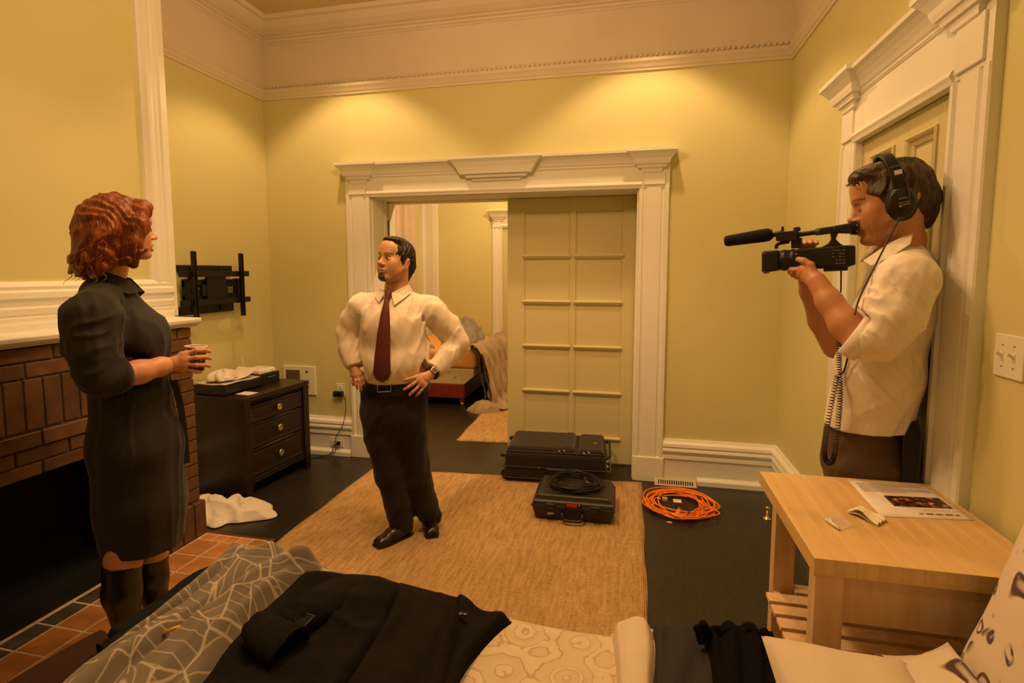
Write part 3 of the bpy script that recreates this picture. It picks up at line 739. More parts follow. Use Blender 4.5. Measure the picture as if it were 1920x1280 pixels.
# ---- floor register and door stop
m_vent = M('tan_metal', ph(190, 140, 85), .5, spec=.4)
ve = thing('floor_register', 'tan metal heating register at the foot of the right baseboard', 'vent', (3.31, -.06, 0))
MB().loft([[(x, y, z) for y, z in ((-.022, .0), (-.10, .0), (-.10, .006), (-.045, .034), (-.022, .036))] for x in (3.165, 3.455)]).obj('housing', m_vent, ve, .002)
for k in range(16):
    x = 3.19 + k * .0155
    MB().loft([[(x + dx, -.0955 - .002 + s_ * .05, .0085 + s_ * .026 + .0005) for dx, s_ in ((0, .15), (.008, .15), (.008, .8), (0, .8))], [(x + dx, -.0955 + .0035 + s_ * .05, .0085 + s_ * .026 - .003) for dx, s_ in ((0, .15), (.008, .15), (.008, .8), (0, .8))]]).obj('slot', m_soot, ve)
st = thing('door_stop', 'small brass door stop standing on the dark floor by the table', 'door stop', (3.826, -.49, 0))
MB().lathe([(.024, 0), (.024, .004), (.012, .008), (.009, .02), (.005, .024), (.005, .06)], (3.826, -.49, 0), res=20).obj('base', m_brass, st, smooth=True)
MB().lathe([(.004, 0), (.012, .004), (.013, .014), (.008, .02), (.001, .021)], (3.826, -.49, .058), res=16).obj('tip', m_brass, st, smooth=True)

# ---- light switch on the right wall
sw = thing('light_switch', 'double toggle light switch plate on the right wall past the door', 'switch', (W, -2.27, 1.245))
box('plate', W - .007, W, -2.33, -2.213, 1.243, 1.36, m_ivory, sw, .0025)
for y in (-2.248, -2.294):
    t_ = box('toggle_seat', W - .009, W - .005, y - .006, y + .006, 1.289, 1.314, m_ivory, sw, .001)
    MB().loft([[(W - .008, y - .004, 1.296), (W - .008, y + .004, 1.296), (W - .008, y + .004, 1.306), (W - .008, y - .004, 1.306)], [(W - .024, y - .003, 1.308), (W - .024, y + .003, 1.308), (W - .022, y + .003, 1.315), (W - .022, y - .003, 1.315)]]).obj('toggle', m_white_pl, t_, .001)
    for z in (1.272, 1.331): MB().lathe([(.0032, 0), (.0025, .0015), (.0005, .0016)], (W - .007, y, z), (-1, 0, 0), 8).obj('screw', m_brass, sw)

# ---- kitchen cart
m_birch = M('birch_stave', ph(228, 160, 76, .9), .38, col2=ph(214, 142, 60, .9), vscale=4, stretch=(9, 1, 9), objrand=.03, bump=.04, bscale=60, spec=.45)
m_birch_leg = M('birch_leg', ph(226, 160, 88, .95), .42, col2=ph(208, 140, 66, .95), vscale=4, stretch=(9, 9, 1), spec=.4)
TX0, TX1, TY0, TY1, TZ = 3.432, 3.958, -2.573, -1.985, .83
tb = thing('kitchen_cart', 'pale birch kitchen cart with slatted lower shelf by the right wall', 'table', ((TX0 + TX1) / 2, (TY0 + TY1) / 2, 0))
ns = 11
for k in range(ns):
    a = TX0 + (TX1 - TX0) * k / ns
    box('stave', a, a + (TX1 - TX0) / ns - .0002, TY0, TY1, TZ - .042, TZ, m_birch, tb, .0006, seg=1)
for x0, y0 in ((TX0 + .008, TY0 + .012), (TX1 - .075, TY0 + .012), (TX0 + .044, TY1 - .06), (TX1 - .075, TY1 - .06)):
    box('leg', x0, x0 + .067, y0, y0 + .048, 0, TZ - .042, m_birch_leg, tb, .003)
box('apron', TX0 + .075, TX1 - .075, TY0 + .03, TY0 + .05, .655, TZ - .042, m_birch_leg, tb, .002)
box('apron', TX0 + .075, TX1 - .075, TY1 - .05, TY1 - .03, .655, TZ - .042, m_birch_leg, tb, .002)
for zz in (.43, .12):
    for x in (TX0 + .046, TX1 - .055): box('shelf_rail', x, x + .022, TY0 + .06, TY1 - .06, zz - .04, zz, m_birch_leg, tb, .002)
    for k in range(8):
        y = TY0 + .03 + k * .0685
        box('slat', TX0 + .014 + (.098 if k == 7 else .062 if k == 0 else 0), TX1 - .014 - (.062 if k in (0, 7) else 0), y, y + .05, zz, zz + .015, m_birch_leg, tb, .002)
# things on the cart
pp = [fl(*p, TZ + .001) for p in ((1590, 900), (1732, 908), (1828, 975), (1652, 968))]
def onpaper(a, c, dz=.0012):
    q = (pp[0] * (1 - a) + pp[1] * a) * (1 - c) + (pp[3] * (1 - a) + pp[2] * a) * c
    return Vector((q.x, q.y, TZ + .0012 + dz))
def quad_on(nm, a0, a1, c0, c1, mat, par, dz=.0012):
    ps = [onpaper(a, c, dz) for a, c in ((a0, c0), (a1, c0), (a1, c1), (a0, c1))]
    return MB().loft([ps, [p + Vector((0, 0, .0003)) for p in ps]]).obj(nm, mat, par)
pa = thing('printed_sheet', 'white printed sheet with a photo lying on the birch cart', 'paper', (pp[0] + pp[2]) / 2)
v = []; nn = 12
for i in range(nn + 1):
    for j in range(nn + 1):
        q = onpaper(i / nn, j / nn, 0); e = (j / nn)
        v.append((q.x, q.y, TZ + .0005 + .0008 * e * e))
f = [(i * (nn + 1) + j, (i + 1) * (nn + 1) + j, (i + 1) * (nn + 1) + j + 1, i * (nn + 1) + j + 1) for i in range(nn) for j in range(nn)]
sh = mo('sheet', v, f, m_paper, pa, smooth=True); s_ = sh.modifiers.new('t', 'SOLIDIFY'); s_.thickness = .0004; s_.offset = 1
m_print, nt, bs, N, lk = nodes_mat('printed_photo', .5)
tc = N('TexCoord'); n_ = N('TexNoise', i_Scale=42.0, i_Detail=4.0); lk(tc.outputs['Object'], n_.inputs['Vector'])
lk(ramp(N, lk, n_.outputs['Fac'], [(.38, (.02, .008, .008)), (.52, (.08, .02, .015)), (.6, (.4, .12, .06)), (.68, (.6, .45, .3))]), bs.inputs['Base Color'])
quad_on('photo', .27, .93, .44, .72, m_print, pa)
m_ink = M('grey_ink', (.10, .08, .07), .8); m_ink2 = M('pale_ink', (.55, .48, .42), .8)
for k in range(8): quad_on('text_line', .07, .94 if k % 4 != 3 else .6, .06 + k * .036, .07 + k * .036, m_ink2, pa)
rng = random.Random(4)
for c0, c1, a0, a1, ink in ((.80, .812, .55, .95, m_ink2), (.88, .915, .46, .92, m_ink)):
    a = a0
    while a < a1:                            # illegible words: short glyph-like strokes
        wl = rng.choice((.05, .08, .1)); e = min(a + wl, a1); g_ = a
        mb = MB()
        while g_ < e:
            h0 = rng.uniform(0, .4) * (c1 - c0); ps = [onpaper(x, y, .0016) for x, y in ((g_, c0 + h0), (g_ + .007, c0 + h0), (g_ + .007, c1), (g_, c1))]
            mb.loft([ps, [p + Vector((0, 0, .0002)) for p in ps]]); g_ += .0105
        mb.obj('printed_word', ink, pa); a = e + .025
m_cream = M('cream_tissue', (.80, .74, .56), .85, bump=.2, bscale=120)
np_ = [fl(*p, TZ + .006) for p in ((1588, 958), (1612, 951), (1662, 974), (1645, 984))]
nk = 18; v = []
for lay in (0, 1):
    for i in range(nk + 1):
        for j in range(nk + 1):
            a, c = i / nk, j / nk
            q = (np_[0] * (1 - a) + np_[3] * a) * (1 - c) + (np_[1] * (1 - a) + np_[2] * a) * c
            h_ = .016 * (sin(pi * min(1, max(0, a))) ** .7 if 0 < a < 1 else 0) * (.5 + .5 * sin(5 * a + 2 * c)) + .006 * abs(sin(9 * c + 3 * a))
            v.append((q.x, q.y, TZ + .0006 + (h_ + .004 if lay else h_ * .5)))
nq = (nk + 1) ** 2
f = [(b_ + i * (nk + 1) + j, b_ + (i + 1) * (nk + 1) + j, b_ + (i + 1) * (nk + 1) + j + 1, b_ + i * (nk + 1) + j + 1) for b_ in (0, nq) for i in range(nk) for j in range(nk)]
tag(mo('napkin', v, f, m_cream, smooth=True), 'crumpled cream paper napkin on the birch cart beside the printed sheet', 'napkin')
pb = thing('plastic_sachet', 'small clear plastic sachet with a white stick on the birch cart', 'sachet', fl(1567, 983, TZ))
ps = [fl(*p, TZ + .001) for p in ((1543, 971), (1567, 966), (1602, 985), (1576, 995))]
m_film = M('clear_film', (.85, .8, .72), .3); m_film.node_tree.nodes['Principled BSDF'].inputs['Alpha'].default_value = .28
MB().loft([ps, [p + Vector((0, 0, .002)) for p in ps]]).obj('film', m_film, pb)
MB().tube([fl(1547, 972, TZ + .006), fl(1560, 981, TZ + .007), fl(1574, 991, TZ + .006)], [.003, .005, .0035], 8).obj('stick', m_white_pl, pb, smooth=True)
MB().tube([fl(1556, 970, TZ + .006), fl(1560, 981, TZ + .007)], .0035, 8).obj('stick_fork', m_white_pl, pb, smooth=True)
# ================================================================== BED IN FRONT AND THE CLOTHES ON IT
def set_uv(o, uv):
    l = o.data.uv_layers.new(name='uv'); li = np.zeros(len(o.data.loops), dtype=np.int32); o.data.loops.foreach_get('vertex_index', li)
    l.data.foreach_set('uv', np.asarray(uv, dtype=np.float32)[li].ravel())
def uvn(N): return N('UVMap', uv_map='uv')
# grey blanket with pale leaf veins
m_leaf, nt, bs, N, lk = nodes_mat('leaf_blanket', .85, .2)
u = uvn(N)
vo = N('TexVoronoi', feature='DISTANCE_TO_EDGE', i_Scale=8.5); vc = N('TexVoronoi', feature='F1', i_Scale=8.5)
nz = N('TexNoise', i_Scale=5.0, i_Detail=1.0); lk(u.outputs[0], nz.inputs['Vector'])
mxv = N('MixRGB', blend_type='ADD'); mxv.inputs[0].default_value = .10; lk(u.outputs[0], mxv.inputs[1]); lk(nz.outputs['Color'], mxv.inputs[2])
lk(mxv.outputs[0], vo.inputs['Vector']); lk(mxv.outputs[0], vc.inputs['Vector'])
sp = N('SeparateColor'); lk(vc.outputs['Color'], sp.inputs[0])
rot = N('VectorRotate', rotation_type='Z_AXIS'); lk(mxv.outputs[0], rot.inputs['Vector'])
an = N('Math', operation='MULTIPLY'); an.inputs[1].default_value = 6.28; lk(sp.outputs[0], an.inputs[0]); lk(an.outputs[0], rot.inputs['Angle'])
wv = N('TexWave', i_Scale=9.0, i_Distortion=.8); lk(rot.outputs[0], wv.inputs['Vector'])
r1 = ramp(N, lk, vo.outputs['Distance'], [(.014, (1, 1, 1)), (.03, (0, 0, 0))]); r2 = ramp(N, lk, wv.outputs['Fac'], [(.95, (0, 0, 0)), (.99, (.7, .7, .7))])
ad_ = N('MixRGB', blend_type='LIGHTEN'); ad_.inputs[0].default_value = 1; lk(r1, ad_.inputs[1]); lk(r2, ad_.inputs[2])
cm = N('MixRGB'); cm.inputs[1].default_value = (.155, .13, .10, 1); cm.inputs[2].default_value = (.40, .345, .275, 1); lk(ad_.outputs[0], cm.inputs[0]); lk(cm.outputs[0], bs.inputs['Base Color'])
# cream damask bedspread
m_damask, nt, bs, N, lk = nodes_mat('damask_bedspread', .75, .2)
u = uvn(N)
v1 = N('TexVoronoi', feature='SMOOTH_F1', i_Scale=7.0, i_Randomness=.25); v2 = N('TexVoronoi', feature='F1', i_Scale=46.0); n1 = N('TexNoise', i_Scale=30.0, i_Detail=2.0)
for q in (v1, v2, n1): lk(u.outputs[0], q.inputs['Vector'])
sn = N('Math', operation='SINE'); mu_ = N('Math', operation='MULTIPLY'); mu_.inputs[1].default_value = 34.0; lk(v1.outputs['Distance'], mu_.inputs[0]); lk(mu_.outputs[0], sn.inputs[0])
a1 = N('Math', operation='ADD'); lk(sn.outputs[0], a1.inputs[0]); a2 = N('Math', operation='MULTIPLY_ADD'); a2.inputs[1].default_value = 2.2; lk(n1.outputs['Fac'], a2.inputs[0]); a2.inputs[2].default_value = -1.1; lk(a2.outputs[0], a1.inputs[1])
lk(ramp(N, lk, a1.outputs[0], [(.30, (.58, .46, .30)), (.36, (.44, .33, .20)), (.62, (.46, .35, .21)), (.68, (.62, .51, .34))]), bs.inputs['Base Color'])
bp = N('Bump', i_Strength=.4, i_Distance=.003); lk(a1.outputs[0], bp.inputs['Height']); lk(bp.outputs[0], bs.inputs['Normal'])
# cream cloth with dark plum scrolls
m_paisley, nt, bs, N, lk = nodes_mat('paisley_cotton', .8, .2)
u = uvn(N)
nz = N('TexNoise', i_Scale=7.0, i_Detail=1.0); lk(u.outputs[0], nz.inputs['Vector'])
mxv = N('MixRGB', blend_type='ADD'); mxv.inputs[0].default_value = .16; lk(u.outputs[0], mxv.inputs[1]); lk(nz.outputs['Color'], mxv.inputs[2])
v1 = N('TexVoronoi', feature='F1', i_Scale=8.5, i_Randomness=.9); lk(mxv.outputs[0], v1.inputs['Vector'])
v2 = N('TexVoronoi', feature='F1', i_Scale=19.0, i_Randomness=.8); lk(mxv.outputs[0], v2.inputs['Vector'])
k1 = ramp(N, lk, v1.outputs['Distance'], [(.05, (1, 1, 1)), (.10, (0, 0, 0)), (.20, (0, 0, 0)), (.24, (1, 1, 1)), (.29, (1, 1, 1)), (.32, (0, 0, 0))])
k2 = ramp(N, lk, v2.outputs['Distance'], [(.22, (0, 0, 0)), (.28, (1, 1, 1)), (.36, (1, 1, 1)), (.42, (0, 0, 0))])
msk = N('TexNoise', i_Scale=4.5, i_Detail=1.0); lk(u.outputs[0], msk.inputs['Vector']); mk = ramp(N, lk, msk.outputs['Fac'], [(.47, (0, 0, 0)), (.53, (1, 1, 1))])
sel = N('MixRGB'); lk(mk, sel.inputs[0]); lk(k1, sel.inputs[1]); lk(k2, sel.inputs[2])
nb2 = N('TexNoise', i_Scale=40.0); lk(u.outputs[0], nb2.inputs['Vector']); brk = ramp(N, lk, nb2.outputs['Fac'], [(.34, (.2, .2, .2)), (.44, (1, 1, 1))])
mul = N('MixRGB', blend_type='MULTIPLY'); mul.inputs[0].default_value = 1; lk(sel.outputs[0], mul.inputs[1]); lk(brk, mul.inputs[2])
cm = N('MixRGB'); cm.inputs[1].default_value = (.66, .56, .44, 1); cm.inputs[2].default_value = (.07, .03, .03, 1); lk(mul.outputs[0], cm.inputs[0]); lk(cm.outputs[0], bs.inputs['Base Color'])

m_coat = M('black_wool', (.0055, .0042, .0036), .9, bump=.35, bscale=300, spec=.15, sheen=.0, var=.3, vscale=30, bdist=.0015)
m_coat2 = M('black_wool_coat', (.0075, .0052, .004), .92, bump=.35, bscale=260, spec=.15, sheen=.0, var=.3, vscale=30, bdist=.0015)
m_denim = M('navy_denim', (.005, .0058, .0085), .85, bump=.3, bscale=420, spec=.15, sheen=.0, var=.3, vscale=50, bdist=.001)
m_white_cl = M('white_cotton', (.62, .52, .40), .85, bump=.1, bscale=200)
m_slatecl = M('slate_cotton', (.022, .018, .019), .9, bump=.15, bscale=300, var=.1)
m_scarf = M('black_knit', (.0045, .0035, .0035), .95, bump=.8, bscale=180, stretch=(1, .2, 1), spec=.1, sheen=.0)
m_duvet = M('cream_cotton', (.62, .52, .39), .85, bump=.08, bscale=120)
m_stitch = M('grey_stitch', (.09, .09, .1), .8)

BZ = .615
MAHOG = M('dark_mahogany', (.022, .009, .005), .38, var=.3, stretch=(1, 12, 1))
bd = thing('bed', 'made bed heaped with clothes, cream damask bedspread', 'bed', (2.75, -3.4, 0))
box('mattress', 1.73, 3.82, -4.08, -2.72, .28, BZ - .02, m_duvet, bd, .05, seg=4)
box('box_base', 1.74, 3.82, -4.07, -2.74, .1, .29, m_slatecl, bd, .01)
for x, y in ((1.8, -2.8), (3.7, -2.8), (1.8, -4.0), (3.7, -4.0)):
    box('leg', x, x + .06, y - .06, y, 0, .11, MAHOG, bd, .004)
MB().loft([[(x, y, z) for y, z in ((-2.95, .05), (-2.94, .60), (-4.12, .60), (-4.12, .05))] for x in (1.655, 1.698)]).obj('footboard', MAHOG, bd, .008)
box('side_rail', 1.69, 1.76, -3.1, -2.96, .1, .2, MAHOG, bd, .004)
m_hb = M('black_leather', (.010, .006, .005), .4, bump=.2, bscale=200)
box('headboard', 3.90, 3.955, -4.1, -2.60, .1, 1.12, m_hb, bd, .015, seg=3)

def cm_(P, n):
    """Catmull-Rom resample of a list of 3-vectors to n points"""
    P = [Vector(p) for p in P]
    if len(P) == 2: return [P[0].lerp(P[1], k / (n - 1)) for k in range(n)]
    q = smoothpts(P, 12); L = [0]
    for a_, b_ in zip(q, q[1:]): L.append(L[-1] + (b_ - a_).length)
    out = []; k = 0
    for i in range(n):
        t = L[-1] * i / (n - 1)
        while k < len(L) - 2 and L[k + 1] < t: k += 1
        s_ = (t - L[k]) / max(1e-9, L[k + 1] - L[k]); out.append(q[k].lerp(q[k + 1], min(1, s_)))
    return out
def cloth(name, curves, mat, z, puff=.02, folds=(), seed=1, es=.12, et=.12, ns=60, nt_=40, drape=0.0, parent=None, th=.004, world=False, ridge=.0):
    """ruled cloth between several pixel polylines lying at height z; folds = [(amp, freq_s, freq_t)]"""
    C = [cm_([(Vector(p) if world else fl(*p, z)) for p in c_], ns) for c_ in curves]
    G = np.zeros((ns, nt_, 3))
    for i in range(ns):
        col = cm_([c_[i] for c_ in C], nt_)
        G[i] = [tuple(p) for p in col]
    s_, t_ = np.meshgrid(np.linspace(0, 1, ns), np.linspace(0, 1, nt_), indexing='ij')
    sm = lambda x: np.clip(x, 0, 1) ** 2 * (3 - 2 * np.clip(x, 0, 1))
    edge = (sm(np.minimum(s_, 1 - s_) / es) if es else 1) * (sm(np.minimum(t_, 1 - t_) / et) if et else 1)
    nz_ = vnoise(G * np.array([1, 1, 0]), seed, 9) * .5 + vnoise(G * np.array([1, 1, 0]), seed + 5, 22) * .25
    hz = puff * (1 + .4 * nz_)
    for a_, fs, ft in folds:
        ph_ = fs * s_ * 2 * pi + ft * t_ * 2 * pi + 1.1 * vnoise(G * np.array([1, 1, 0]), seed + 11, 7)
        w = np.sin(ph_); hz = hz + a_ * (np.sign(w) * np.abs(w) ** .75)
    if ridge: hz = hz + ridge * (1 - np.abs(vnoise(G * np.array([1, 1, 0]), seed + 21, 14))) ** 3
    G[..., 2] += hz * edge - .004 * (1 - edge)
    L = np.linalg.norm(np.diff(G, axis=0), axis=-1).mean(1).sum(); Wd = np.linalg.norm(np.diff(G, axis=1), axis=-1).mean(0).sum()
    uv = np.stack([t_ * Wd, s_ * L], -1).reshape(-1, 2)
    v = G.reshape(-1, 3); f = [(i * nt_ + j, i * nt_ + j + 1, (i + 1) * nt_ + j + 1, (i + 1) * nt_ + j) for i in range(ns - 1) for j in range(nt_ - 1)]
    if drape:                                # let the s=0 side hang over the bed's edge
        base = len(v); ex = []
        for k, (dy, dz) in enumerate(((.018, -.03), (.026, -.10), (.03, -drape))):
            ex += [(p[0], p[1] + dy, p[2] + dz + (.012 * sin(p[0] * 40) if k == 2 else 0)) for p in G[0]]
        v = np.vstack([v, np.array(ex)]); uv = np.vstack([uv, np.tile(uv[:nt_], (3, 1))])
        rows = [list(range(nt_))] + [list(range(base + k * nt_, base + (k + 1) * nt_)) for k in range(3)]
        for r0, r1 in zip(rows, rows[1:]):
            f += [(r0[j + 1], r0[j], r1[j], r1[j + 1]) for j in range(nt_ - 1)]
    o = mo(name, v, f, mat, parent, smooth=True); set_uv(o, uv)
    sd_ = o.modifiers.new('thick', 'SOLIDIFY'); sd_.thickness = th; sd_.offset = -1
    return o
# bedspread over the whole mattress (world coordinates)
o = cloth('bedspread', [[(1.72, -2.69, BZ), (1.705, -3.4, BZ), (1.705, -4.1, BZ)], [(2.7, -2.69, BZ + .006), (2.7, -3.4, BZ + .01), (2.7, -4.1, BZ)], [(3.84, -2.69, BZ), (3.84, -3.4, BZ), (3.84, -4.1, BZ)]],
          m_damask, BZ, puff=.010, folds=((.004, 3, 5),), es=0, et=.03, ns=70, nt_=110, drape=.34, parent=bd, world=True)
# white cloth, slate cloth, black scarf, cream pillow
tag(cloth('white_shirt', [[(1146, 1190), (1150, 1230), (1156, 1300), (1160, 1400)], [(1185, 1172), (1188, 1230), (1192, 1300), (1200, 1400)], [(1224, 1180), (1232, 1230), (1226, 1300), (1222, 1400)]],
          m_white_cl, BZ + .015, .035, ((.002, .4, 1.6),), 3, es=.06, et=.22, drape=.06), 'folded white cotton cloth across the bed edge', 'cloth')
tag(cloth('slate_cloth', [[(1222, 1182), (1226, 1230), (1222, 1300), (1220, 1400)], [(1270, 1180), (1280, 1240), (1285, 1300), (1290, 1400)], [(1335, 1185), (1345, 1240), (1350, 1300), (1370, 1400)]],
          m_slatecl, BZ + .012, .02, ((.003, 1, 2),), 5, es=.05, et=.1, drape=.1), 'flat slate grey cloth on the bed beside the black scarf', 'cloth')
sc_ = thing('scarf', 'black knitted scarf with fringed end across the bed', 'scarf', fl(1390, 1230, BZ))
cloth('knit', [[(1312, 1198), (1322, 1222), (1330, 1262), (1345, 1400)], [(1368, 1184), (1385, 1215), (1392, 1260), (1400, 1400)], [(1438, 1196), (1450, 1225), (1462, 1262), (1490, 1400)]],
      m_scarf, BZ + .03, .035, ((.008, .4, 3.2),), 7, es=.08, et=.16, parent=sc_, drape=.05)
rng = random.Random(2)
for k, (u0, v0, u1, v1, h) in enumerate(((1318, 1205, 1304, 1172, .03), (1330, 1200, 1316, 1166, .05), (1345, 1198, 1342, 1172, .03), (1362, 1196, 1365, 1178, .03), (1400, 1195, 1410, 1178, .03), (1425, 1198, 1436, 1184, .03), (1432, 1202, 1450, 1192, .02))):
    a, c = fl(u0, v0, BZ + .05), fl(u1, v1, BZ + .05 + h)
    MB().tube(smoothpts([a, a.lerp(c, .5) + Vector((0, 0, .006)), c], 4), [.012] * 4 + [.010] * 4 + [.006], 7).obj('fringe', m_scarf, sc_, smooth=True)

def pillow(name, c, ux, uy, h, mat, label, cat='pillow', n=36, pinch=.06, group=None, seed=3):
    """pillow centred at c with half-axes ux, uy and half thickness h"""
    c, ux, uy = Vector(c), Vector(ux), Vector(uy); nn = ux.cross(uy).normalized()
    v = []; uv = []; f = []
    for lay in (1, -1):
        for i in range(n):
            for j in range(n):
                a, b_ = 2 * i / (n - 1) - 1, 2 * j / (n - 1) - 1
                k = 1 - pinch * (a * a * (1 - b_ * b_) * 0 + (1 - a * a) * b_ ** 4 * .0) 
                x = a * (1 - pinch * (1 - b_ * b_)); y = b_ * (1 - pinch * (1 - a * a))
                t = (max(0, 1 - abs(a) ** 3.2) ** .55) * (max(0, 1 - abs(b_) ** 3.2) ** .55)
                w = .07 * sin(5 * a + 3 * b_ + seed) * sin(4 * b_ - 2 * a) * t
                p = c + ux * x + uy * y + nn * (lay * h * (t + w)); v.append(tuple(p)); uv.append((a * ux.length + lay, b_ * uy.length))
    for lay in (0, 1):
        for i in range(n - 1):
            for j in range(n - 1):
                q = (lay * n * n + i * n + j, lay * n * n + i * n + j + 1, lay * n * n + (i + 1) * n + j + 1, lay * n * n + (i + 1) * n + j); f.append(q if lay else q[::-1])
    o = mo(name, v, f, mat, None, smooth=True); set_uv(o, uv)
    return tag(o, label, cat, group)
a = fl(1445, 1215, BZ + .05)
pillow('bed_pillow', (a.x + .104, a.y - .33, BZ + .068), (.142, -.012, 0), (.02, .34, 0), .056, m_duvet, 'plump plain cream pillow on the bed beside the scarf')
pillow('scroll_pillow', (3.618, -3.01, BZ + .060), (.072, .0, .026), (.0, .37, 0), .032, m_paisley, 'flat cream pillow with dark scrolls lying below the leaning one', seed=1)
p1, p2 = Vector((3.706, -2.64, BZ + .030)), Vector((3.862, -2.585, 1.03))
cen = (p1 + p2) / 2 + Vector((.0, -.40, 0))
pillow('scroll_pillow', cen, (p2 - p1) / 2 * 1.03, Vector((.0, .40, -.004)), .070, m_paisley, 'large cream pillow with plum scrolls leaning on the headboard', seed=6)

# black coats: jacket body, coat front, sleeve
co = thing('coat', 'heap of a black wool coat with tabbed cuffs across the bed', 'coat', fl(650, 1180, BZ))
cloth('coat_back', [[(596, 1077), (512, 1140), (420, 1230), (300, 1330), (180, 1420)], [(690, 1078), (660, 1150), (600, 1240), (520, 1330), (420, 1420)], [(768, 1100), (740, 1170), (690, 1250), (650, 1330), (600, 1420)]],
      m_coat, BZ + .025, .035, ((.009, .8, 1.7),), 31, es=.16, et=.1, parent=co, ridge=.02, drape=.12, ns=90, nt_=60)
cloth('coat_front', [[(750, 1092), (720, 1170), (670, 1250), (620, 1330), (560, 1420)], [(810, 1108), (800, 1180), (770, 1250), (740, 1330), (700, 1420)], [(858, 1120), (868, 1170), (850, 1240), (835, 1330), (800, 1420)]],
      m_coat2, BZ + .04, .035, ((.009, .5, 1.8),), 37, es=.16, et=.14, parent=co, drape=.14, ns=80, nt_=50)
cloth('coat_skirt', [[(850, 1118), (852, 1170), (838, 1250), (820, 1330)], [(900, 1148), (890, 1190), (868, 1250), (840, 1330)], [(968, 1166), (935, 1190), (880, 1245), (845, 1300)]],
      m_coat, BZ + .02, .022, ((.006, 1, 1.5),), 41, es=.06, et=.16, parent=co, drape=.1)
def sleeve(name, pts, rs, mat, parent, z, flat=.62):
    P = smoothpts([fl(u_, v_, z_) for (u_, v_), z_ in zip(pts, z)], 7); n = len(P); m = len(rs)
    mb = MB(); secs = []
    for i, p in enumerate(P):
        t = (P[min(i + 1, n - 1)] - P[max(i - 1, 0)]).normalized(); side = t.cross(Vector((0, 0, 1))).normalized(); up = side.cross(t)
        q = i / (n - 1) * (m - 1); r = rs[int(q)] * (1 - q % 1) + rs[min(int(q) + 1, m - 1)] * (q % 1)
        secs.append([p + side * (cos(2 * pi * k / 20) * r) + up * (sin(2 * pi * k / 20) * r * flat) + up * (.004 * sin(i * 1.3 + 3 * k / 20 * 2 * pi)) for k in range(20)])
    e = secs[-1]; cpt = P[-1]; t = (P[-1] - P[-2]).normalized()
    for s_, d_ in ((.82, -.002), (.74, -.03), (.6, -.06)): secs.append([cpt + (q - cpt) * s_ + t * d_ for q in e])
    return mb.loft(secs).obj(name, mat, parent, smooth=True)
sleeve('sleeve', [(486, 1172), (504, 1190), (526, 1206), (546, 1216)], [.040, .048, .054, .058], m_coat, co, [BZ + .085, BZ + .09, BZ + .092, BZ + .09])
sleeve('sleeve', [(640, 1110), (600, 1135), (560, 1160), (540, 1175)], [.06, .06, .055, .05], m_coat, co, [BZ + .05, BZ + .075, BZ + .075, BZ + .06])
tp = [fl(*p, BZ + .095) for p in ((560, 1150), (590, 1158), (566, 1182), (536, 1198))]
MB().loft([tp, [p + Vector((0, 0, .004)) for p in tp]]).obj('cuff_tab', m_denim, co, .002)
MB().tube([p + Vector((0, 0, .005)) for p in tp[:3]] , .0012, 5).obj('tab_stitching', m_stitch, co)
for u_, v_ in ((864, 1151), (872, 1152)): MB().lathe([(.006, 0), (.006, .003), (.001, .004)], fl(u_, v_, BZ + .06), (0, 0, 1), 10).obj('button', m_plastic, co)

# navy jeans on the left
je = thing('jeans', 'dark navy jeans under the grey leaf blanket at the bed foot', 'jeans', fl(300, 1150, BZ))
sleeve('trouser_leg', [(430, 1076), (376, 1108), (304, 1154), (230, 1206), (190, 1228)], [.024, .03, .034, .038, .038], m_denim, je, [BZ + .03, BZ + .038, BZ + .045, BZ + .048, BZ + .046], .5)
cloth('trouser_seat', [[(402, 1069), (356, 1090), (272, 1146), (192, 1204)], [(440, 1090), (390, 1130), (310, 1180), (240, 1225)], [(520, 1110), (440, 1160), (360, 1210), (280, 1260)]], m_denim, BZ + .014, .018, ((.005, 1, 2),), 51, es=.06, et=.06, parent=je)
MB().tube([fl(208, 1196, BZ + .062), fl(222, 1212, BZ + .062), fl(235, 1222, BZ + .05)], .0015, 5).obj('hem_stitching', m_stitch, je)

m_brown_cl = M('brown_cloth', (.030, .011, .006), .85, bump=.2, bscale=200, spec=.2)
tag(cloth('brown_throw', [[(196, 1186), (120, 1226), (50, 1264), (-30, 1310), (-120, 1370)], [(215, 1204), (150, 1246), (85, 1286), (10, 1340), (-60, 1400)], [(250, 1218), (190, 1264), (130, 1310), (70, 1370), (10, 1420)]],
          m_brown_cl, BZ + .016, .012, ((.002, 1, 1.5),), 81, es=.03, et=.06), 'dark brown cloth at the bed foot beside the grey leaf blanket', 'cloth')
# grey leaf blanket twisted across
gb = thing('leaf_blanket', 'grey blanket with pale leaf veins twisted across the bed', 'blanket', fl(450, 1130, BZ))
cloth('blanket', [[(424, 1066), (396, 1090), (350, 1130), (306, 1170), (250, 1208), (150, 1262), (80, 1320), (20, 1380)],
                  [(490, 1048), (455, 1082), (420, 1120), (380, 1176), (320, 1226), (240, 1290), (170, 1350), (110, 1410)],
                  [(560, 1052), (520, 1085), (470, 1125), (430, 1180), (390, 1235), (330, 1320), (260, 1420)],
                  [(636, 1074), (570, 1095), (520, 1130), (470, 1180), (420, 1235), (360, 1320), (300, 1420)]],
      m_leaf, BZ + .055, .05, ((.016, .5, 3.0), (.006, 1.5, 5.5)), 61, es=.06, et=.14, ns=110, nt_=70, parent=gb, drape=.16, ridge=.012)
yl = thing('yellow_cord', 'thin yellow cord beside the leaf blanket on the jeans', 'cord', fl(300, 1180, BZ + .07))
